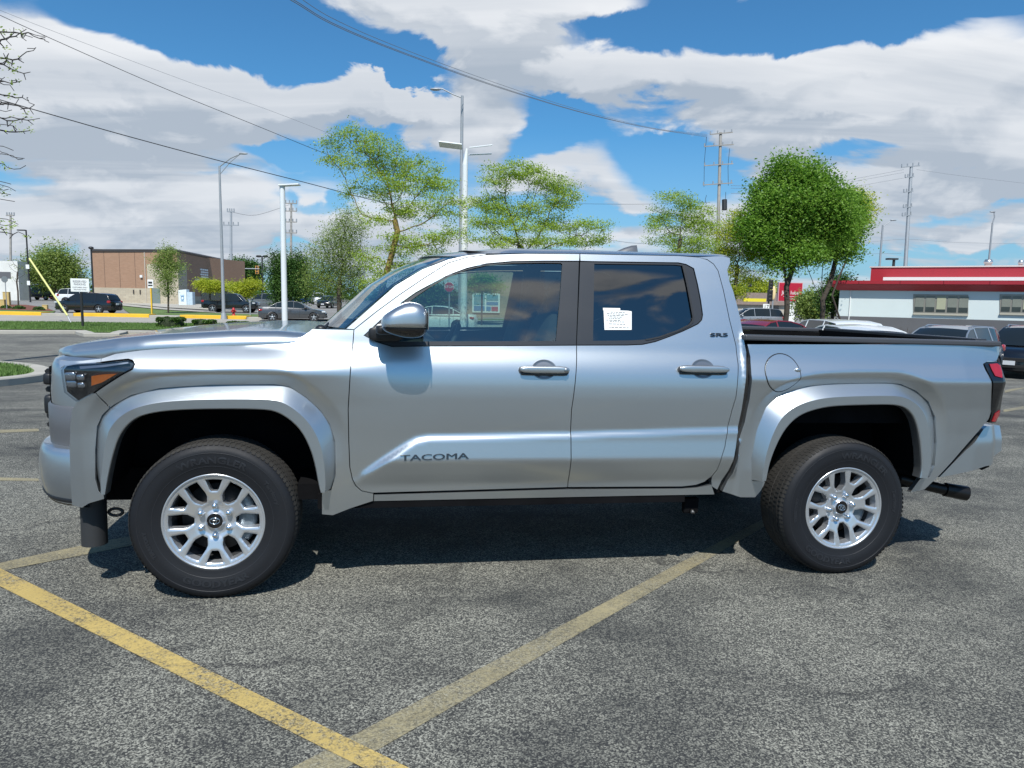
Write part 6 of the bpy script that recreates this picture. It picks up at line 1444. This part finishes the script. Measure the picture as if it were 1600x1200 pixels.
# ---- tail lights
tlp = [(1537, 569), (1542.5, 565.3), (1557, 565), (1562, 569), (1565, 578), (1566, 615), (1562, 644), (1555, 660), (1545, 660), (1549, 644), (1550, 595), (1547, 590)]
for s in (-1, 1):
    TL = empty('tail_light', (0, 0, 0)); TL.parent = truck
    WT = lambda x, z: Wf(x, z)+.006
    def tl(pp, m_, nm, off, res=.012):
        mb = MB(); lift(mb, UL(pp, None), [], res, Wf, s, off, 0, .05); mb.build(nm, m_, TL)
    tl(tlp, gloss, 'lamp_body', .005)
    tl([(1544, 568.5), (1556, 567.5), (1561, 571), (1563.5, 580), (1564, 590), (1553, 587), (1548, 578)], redl, 'lamp_lens', .010)
    tl([(1553, 646), (1560.5, 641), (1559.5, 648), (1553.5, 658.5), (1548, 658)], redl, 'lamp_lens', .010)
    mb = MB(); mb.box((4.310, s*.745, 1.05), (.05, .14, .32), 0); mb.build('lamp_rear', redl, TL, .01)
# ---- bed: rails, floor, walls, tailgate
def xr(px, py, w_): return U(px, py, w_)
bz = 1.316
for s in (-1, 1):
    mb = MB(); mb.box(((2.70+4.30)/2, s*.858, bz+.012), (1.60, .075, .030)); mb.build('bed_rail_cap', mat('rail_cap_grey', (.055, .058, .066), rough=.4, var=.1), truck, .008)
mb = MB()
for s in (-1, 1): mb.box((3.50, s*.80, 1.08), (1.58, .03, .46))
mb.box((3.5, 0, .90), (1.6, 1.6, .04)); mb.box((2.73, 0, 1.08), (.03, 1.6, .46)); mb.box((4.27, 0, 1.12), (.03, 1.6, .42)); mb.build('bed_liner', dark, truck)
mb = MB(); mb.box((4.315, 0, 1.08), (.05, 1.50, .50)); tg = mb.build('tailgate', paint, truck, .01)
mb = MB(); mb.box((4.30, 0, 1.335), (.08, 1.5, .03)); mb.build('tailgate_cap', trimgrey, tg, .006)
# ---- rear bumper
rb = [(1542.5, 665.5), (1552, 664.5), (1562.6, 664.5), (1565.8, 684), (1565, 704), (1554, 723), (1540, 729), (1514, 737), (1482, 744), (1467, 745.5), (1508, 704), (1537, 669.6)]
def Wrb(x, z): return .845-np.interp(x, [4.0, 4.25, 4.40, 4.46, 4.5], [.0, .0, .03, .075, .13])+.02*smv((.75-np.asarray(z))/.2)*0+np.clip(-(np.asarray(z)-.735)*.25, -.03, .0)
side_panel('rear_bumper_corner', rb, W=Wrb, thick=.10, res=.02)
rows = []
for z, o in ((.555, -.05), (.575, 0), (.66, .012), (.735, .01), (.79, -.005), (.80, -.03), (.80, -.2)):
    rows.append([(4.40+o+.065*math.sqrt(max(0, 1-(y/.80)**6)), y, z) for y in np.linspace(-.78, .78, 41)])
mb = MB(); mb.grid(rows, 0, True); rbm = mb.build('rear_bumper', paint, truck); recalc(rbm)
mb = MB(); mb.box((4.30, 0, .66), (.22, 1.5, .20)); mb.build('bumper_backing', dark, truck)
# ---- exhaust tip
e0 = U(1440, 751, .62); e1 = U(1510, 771, .70)
mb = MB(); A = Vector((e0[0]-.2, -.55, e0[1]+.02)); B = Vector((e1[0]-.16, -.66, e1[1]+.024)); Cc = Vector((e1[0], -.70, e1[1]))
mb.tube([A, B, B+(Cc-B)*.2], [.032, .034, .034], 16)
dd = (Cc-B).normalized()
mb.tube([B+(Cc-B)*.2, Cc], [.043, .046], 20, cap=False); mb.tube([Cc, Cc-dd*.002, Cc-dd*.12], [.046, .041, .041], 20)
mb.build('exhaust_pipe', mat('exhaust_black', (.02, .019, .019), rough=.3, metal=.6, var=.3, vscale=20), truck)
# ---- interior
I = empty('cab_interior', (0, 0, 0)); I.parent = truck
mb = MB(); mb.box((1.65, 0, .62), (2.0, 1.66, .06)); mb.build('cab_floor', dark, I)
mb = MB(); mb.ell((.86, 0, 1.16), (.24, .80, .13), .35, 32, 14, e2=.6); mb.box((.80, 0, .9), (.2, 1.5, .5)); mb.ell((.92, -.38, 1.27), (.10, .19, .05), .5, 20, 10); mb.build('dashboard', dashm, I)
mb = MB(); th = np.linspace(0, 2*math.pi, 33); Mr = Matrix.Rotation(math.radians(-62), 3, 'Y')
mb.tube([Mr@Vector((.185*math.cos(a), .185*math.sin(a), 0))+Vector((1.12, -.38, 1.17)) for a in th], .014, 8, cap=False)
mb.tube([(1.12, -.56, 1.17), (1.11, -.38, 1.16), (1.12, -.20, 1.17)], .016, 6); mb.ell((1.10, -.38, 1.16), (.04, .07, .06)); mb.tube([(1.10, -.38, 1.16), (.92, -.38, 1.08)], .03, 8); mb.build('steering_wheel', dashm, I)
def seat(x, y, w_, nm='seat', hr=(0,)):
    S = empty(nm, (0, 0, 0)); S.parent = I
    T3 = Matrix.Rotation(math.radians(14), 3, 'Y')
    mb = MB(); mb.ell((x, y, .86), (.27, w_/2, .09), .4, 28, 12, e2=.6); mb.ell((x+.27, y, 1.13), (.085, w_/2, .31), .4, 28, 12, M=T3, e2=.6); mb.build('seat_shell', seatm, S)
    for h in hr:
        mb = MB(); mb.ell((x+.375, y+h, 1.515), (.055, .135, .095), .45, 24, 12, M=T3, e2=.6); mb.tube([(x+.35, y+h-.06, 1.36), (x+.37, y+h-.06, 1.47)], .007, 6); mb.tube([(x+.35, y+h+.06, 1.36), (x+.37, y+h+.06, 1.47)], .007, 6); mb.build('headrest', seatm, S)
seat(1.42, -.38, .52); seat(1.42, .38, .52); seat(2.16, 0, 1.42, 'rear_seat', (-.42, 0, .42))
mb = MB(); mb.box((1.75, 0, .78), (.45, .22, .30)); mb.build('centre_console', dashm, I, .02)
mb = MB(); mb.ell((1.06, 0, 1.60), (.012, .13, .035), .6); mb.build('inner_mirror', dashm, I)
mb = MB()
for s in (-1, 1):   # inner pillar and roof lining
    mb.box((1.83, s*.70, 1.5), (.12, .04, .48), M=Matrix.Rotation(s*.34, 3, 'X'))
mb.grid([[(x, y, 1.735+.03*(1-(y/.66)**2)) for y in np.linspace(-.65, .65, 9)] for x in (1.22, 2.6)], 0, True)
mb.build('headliner', mat('lining_grey', (.16, .16, .165), rough=.9, var=.1), I)
# ---- wheels
def wheel_parts(par, y, side, steer=0.):
    s = side
    R_o = .388; rb_ = .2365
    wh = empty('wheel', par[1]); wh.parent = par[0]; wh.rotation_euler = (0, 0, steer)
    fw_ = .118
    # tyre: carcass with a rounded sidewall and grooved tread; y local is + outward*s
    prof = [(.222, .105), (.232, .118), (.245, .121), (.262, .1225), (.285, .1315), (.315, .135), (.337, .1325), (.345, .1335), (.360, .127), (.372, .118), (.380, .108)]
    tre = []
    yy = .106
    for a, b, r in ((.100, .078, R_o-.004), (.074, .040, R_o-.001), (.036, .005, R_o), (-.005, -.036, R_o), (-.040, -.074, R_o-.001), (-.078, -.100, R_o-.004)):
        tre += [(r, a), (r, b), (R_o-.012, b-.001), (R_o-.012, b-.003)]
    tre = tre[:-2]
    back = [(.380, -.108), (.372, -.118), (.345, -.130), (.315, -.133), (.27, -.125), (.222, -.10)]
    mb = MB(); mb.rev([(r, s*t) for r, t in prof], 96, 0); mb.rev([(r, s*t) for r, t in back], 64, 0)
    mb.rev([(.380, s*.108)]+[(r, s*t) for r, t in tre]+[(.380, -s*.108)], 96, 1, smooth=False)
    ty = mb.build('tyre', [rubber, tread], wh); recalc(ty)
    mb = MB()   # shoulder blocks and sipes across the tread
    N = 96
    for k in range(N):
        a0 = 2*math.pi*k/N
        for lo, hi, r0, r1 in ((.080, .119, R_o-.0035, .372), (-.119, -.080, R_o-.0035, .372)):
            P = []
            for aa in (a0, a0+.042):
                for (t, r) in ((lo, R_o-.001), ((lo+hi)/2, R_o-.002), (hi, .3765)) if lo > 0 else ((lo, .3765), ((lo+hi)/2, R_o-.002), (hi, R_o-.001)):
                    P.append((r*math.cos(aa), s*t, r*math.sin(aa)))
            mb.add(P, [(0, 1, 4, 3), (1, 2, 5, 4)])
        for t in (-.058, -.02, .02, .058):
            aa = a0+t*.6; P = []
            for q in (aa, aa+.038):
                for tt in (t-.0165, t+.0165): P.append(((R_o+.0012)*math.cos(q), s*tt, (R_o+.0012)*math.sin(q)))
            mb.add(P, [(0, 1, 3, 2)])
    mb.build('tread_blocks', tread, ty)
    if s < 0:
        mb = MB()
        def arc(txt, a_mid, r, size, flipd=1, sp=1.):
            vs, fs = text_mesh(txt, size, .0008, offset=.0015)
            out = []
            for v in vs:
                a = a_mid-flipd*(v.x*sp/r); rr = r+flipd*v.y
                wy = np.interp(rr, [.262, .285, .315, .337], [.1225, .1315, .135, .1325])
                out.append((rr*math.cos(a), s*(wy+.0012+v.z), rr*math.sin(a)))
            mb.add(out, fs)
        arc('WRANGLER', math.radians(90), .305, .047, 1, 1.25); arc('GOODYEAR', math.radians(-88), .305, .047, -1, 1.2) 
        arc('Territory', math.radians(28), .308, .026, 1, 1.3); arc('TERRITORY', math.radians(200), .308, .022, 1, 1.2)
        mb.rev([(.2740, s*.1275), (.2755, s*.1290), (.277, s*.1285)], 72, 0); mb.rev([(.3385, s*.1330), (.340, s*.1345), (.3415, s*.1335)], 72, 0)
        mb.build('tyre_lettering', rubtext, ty)
    # rim
    rim = empty('rim', (0, 0, 0)); rim.parent = wh
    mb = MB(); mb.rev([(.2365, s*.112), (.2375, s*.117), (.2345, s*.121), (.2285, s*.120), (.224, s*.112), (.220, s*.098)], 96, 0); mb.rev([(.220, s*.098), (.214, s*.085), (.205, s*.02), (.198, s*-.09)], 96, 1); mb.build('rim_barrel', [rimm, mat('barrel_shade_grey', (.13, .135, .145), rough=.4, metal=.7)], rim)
    rr_ = .2260
    outer = [(rr_*math.cos(a), rr_*math.sin(a)) for a in np.linspace(0, 2*math.pi, 120, endpoint=False)]
    holes = []
    def rot(pl, a): c_, s_ = math.cos(a), math.sin(a); return [(x*c_-y*s_, x*s_+y*c_) for x, y in pl]
    R_ = .2365
    for k in range(6):
        a = math.pi/3*k
        big = [(.40*R_, -.055*R_), (.52*R_, -.135*R_), (.60*R_, -.150*R_), (.870*R_, -.135*R_), (.880*R_, 0), (.870*R_, .135*R_), (.60*R_, .150*R_), (.52*R_, .135*R_), (.40*R_, .055*R_)]
        holes.append(rot(big, a))
        poc = [(.625*R_, -.060*R_), (.66*R_, -.085*R_), (.868*R_, -.165*R_), (.880*R_, 0), (.868*R_, .165*R_), (.66*R_, .085*R_), (.625*R_, .060*R_)]
        holes.append(rot(poc, a+math.pi/6))
    V, F = sheet2d(outer, holes, .0065)
    allh = np.full(len(V), 1e9)
    for h in holes: allh = np.minimum(allh, dpoly(V, h, True))
    rad_ = np.hypot(V[:, 0], V[:, 1])
    dish = np.interp(rad_, [0, .035, .05, .075, .10, .15, .20, .226], [.088, .088, .078, .080, .092, .104, .110, .113])
    edge = np.clip(allh/.0045, 0, 1); yv = dish-.0045*(1-edge)
    vs = [(p[0], s*q, p[1]) for p, q in zip(V, yv)]; fs = []
    for a, b, c_ in F:
        ar = (V[b]-V[a])[0]*(V[c_]-V[a])[1]-(V[b]-V[a])[1]*(V[c_]-V[a])[0]
        fs.append((a, b, c_) if (ar > 0) == (s < 0) else (a, c_, b))
    mb = MB(); mb.add(vs, [tuple(int(i) for i in f) for f in fs], 0, True)
    cnt = {}
    for f in fs:
        for i in range(3):
            e = (f[i], f[(i+1) % 3]); cnt.setdefault((min(e), max(e)), []).append(e)
    for k, es_ in cnt.items():
        if len(es_) == 1:
            a, b = es_[0]; A = vs[a]; B = vs[b]
            mb.add([B, A, (A[0]*.985, A[1]-s*.045, A[2]*.985), (B[0]*.985, B[1]-s*.045, B[2]*.985)], [(0, 1, 2, 3)], 0)
    ob = mb.build('spokes', rimm, rim)
    nuts = []
    for k in range(6):
        a = math.pi/2+math.pi/3*k; mb = MB(); c_ = (.073*math.cos(a), 0, .073*math.sin(a))
        mb.rev([(.0155, s*.074), (.0155, s*.080), (.0142, s*.081), (.0135, s*.100), (.010, s*.107), (.001, s*.108)], 14, 0, c=c_); mb.build('lug_nut', chrome, rim)
    mb = MB(); mb.rev([(.043, s*.080), (.042, s*.094), (.037, s*.098)], 40, 0); mb.build('cap_ring', rimm, rim)
    mb = MB(); mb.rev([(.0368, s*.0975), (.030, s*.0985), (.0005, s*.0990)], 40, 0); cap = mb.build('centre_cap', gloss, rim)
    mb = MB()
    def ring(rx, rz, cz, t=.0016):
        mb.tube([(rx*math.cos(a), s*.1000, cz+rz*math.sin(a)) for a in np.linspace(0, 2*math.pi, 37)], t, 6, cap=False)
    ring(.0225, .0155, 0, .0019); ring(.0075, .0145, 0); ring(.0145, .0055, .0085, .0016)
    mb.build('emblem', chrome, cap)
    # brake disc, caliper and hub behind the spokes
    mb = MB(); mb.rev([(.168, s*.005), (.168, s*.025), (.095, s*.027), (.09, s*.045), (.05, s*.048), (.001, s*.048)], 48, 0); mb.build('brake_disc', mat('brake_grey', (.05, .05, .05), rough=.5, metal=.7), wh)
    mb = MB(); P = []
    for a in np.linspace(math.radians(-38), math.radians(38), 12): P.append([(r*math.cos(a)*(1 if True else -1), s*yy_, r*math.sin(a)) for r, yy_ in ((.10, .045), (.12, .060), (.16, .064), (.185, .055), (.19, .0))])
    mb.grid(P, 0, True); mb.build('brake_caliper', mat('caliper_grey', (.20, .24, .27), rough=.45, metal=.5, var=.4, vscale=30), wh)
    mb = MB(); mb.rev([(.21, -s*.0), (.21, -s*.02), (.02, -s*.03)], 40, 0); mb.build('brake_shield', dark, wh)
    mb = MB(); mb.tube([(.19*math.cos(-1.35), s*.085, .19*math.sin(-1.35)), (.17*math.cos(-1.35), s*.105, .17*math.sin(-1.35))], .004, 6); mb.build('tyre_valve', blackpl, rim)
    return wh
yw = .818
wheel_parts((truck, (0, -yw, .3832)), 0, -1); w2 = wheel_parts((truck, (3.35, -yw, .3832)), 0, -1)
w2.rotation_euler = (0, math.radians(20), 0)
for ch in w2.children: pass
wheel_parts((truck, (0, yw, .3832)), 0, 1); wheel_parts((truck, (3.35, yw, .3832)), 0, 1)
# ---- wheel wells
mb = MB()
for s in (-1, 1):
    for ip, x0 in ((FI, 0), (RI, 3.35)):
        o = np.array(smoothpoly(ip, 2)); c_ = np.array([x0, .45])
        rows = [[(c_[0]+(p[0]-c_[0])*k_, s*y, c_[1]+(p[1]-c_[1])*k_) for p in o] for k_, y in ((1.0, .93), (1.03, .90), (1.06, .80), (1.06, .50))]
        mb.grid(rows, 0, True)
        pts_ = [(c_[0]+(p[0]-c_[0])*1.06, s*.50, c_[1]+(p[1]-c_[1])*1.06) for p in o]
        mb.add(pts_, [tuple(range(len(pts_)))]); mb.build('wheel_arch_liner', dark, truck); mb = MB()
mb = MB()
for s in (-1, 1):
    mb.box((1.7, s*.50, .46), (4.9, .09, .14)); mb.box((1.55, s*.66, .50), (2.35, .36, .08)); mb.box((1.45, s*.84, .455), (1.95, .05, .075))
mb.box((1.9, 0, .50), (4.4, 1.0, .05)); mb.tube([(0, -.7, .38), (0, .7, .38)], .045, 10); mb.tube([(3.35, -.7, .38), (3.35, .7, .38)], .05, 10); mb.ell((3.35, 0, .38), (.16, .14, .13)); mb.ell((0.1, .1, .42), (.16, .14, .13))
mb.tube([(.3, .05, .42), (3.2, 0, .40)], .035, 8); mb.box((-.3, 0, .5), (.6, 1.1, .12)); mb.tube([(3.9, -.55, .60), (3.0, -.55, .50), (1.2, -.3, .42)], .035, 8)
mb.tube([(2.75, -.62, .42), (3.95, -.62, .47)], .02, 6); mb.box((3.5, 0, .86), (1.5, 1.4, .04))
mb.build('chassis', dark, truck)
# spring shackle bracket and bolt, air dam, tow hook
mb = MB(); x, z = U(1078, 797, .78); mb.box((x, -.78, z+.03), (.09, .04, .09)); sb = mb.build('hanger_bracket', dark, truck, .01)
mb = MB(); mb.rev([(.013, -.02), (.013, 0), (.008, -.024), (.001, -.026)], 14, 0, c=(x, -.80, z)); mb.build('bolt', mat('dull_bolt', (.12, .12, .12), rough=.5, metal=.6), sb)
x, z = U(151, 812, .72); mb = MB(); P = []
for zz, wx in ((.50, .075), (.42, .078), (.35, .080), (.335, .076)):
    P.append([(x+wx*math.cos(a), -.70+.10*math.sin(a)*-1, zz-.02) for a in np.linspace(0, 2*math.pi, 24, endpoint=False)])
z_b = U(150, 849, .72)[1]
P = []
for k, zz in enumerate(np.linspace(z_b, .47, 6)):
    P.append([(x-.012+.058*math.cos(a), -.72+.06*math.sin(a), zz) for a in np.linspace(0, 2*math.pi, 24, endpoint=False)])
mb.grid(P, 0, True, close=True); mb.build('air_deflector', mat('rubber_grey', (.026, .028, .031), rough=.7, var=.2), truck)
th = np.linspace(0, 2*math.pi, 17); x, z = U(181, 800, .70); mb = MB(); mb.tube([(x+.032*math.cos(a), -.70, z+.018*math.sin(a)) for a in th], .008, 6, cap=False); mb.build('tow_hook', blackpl, truck)
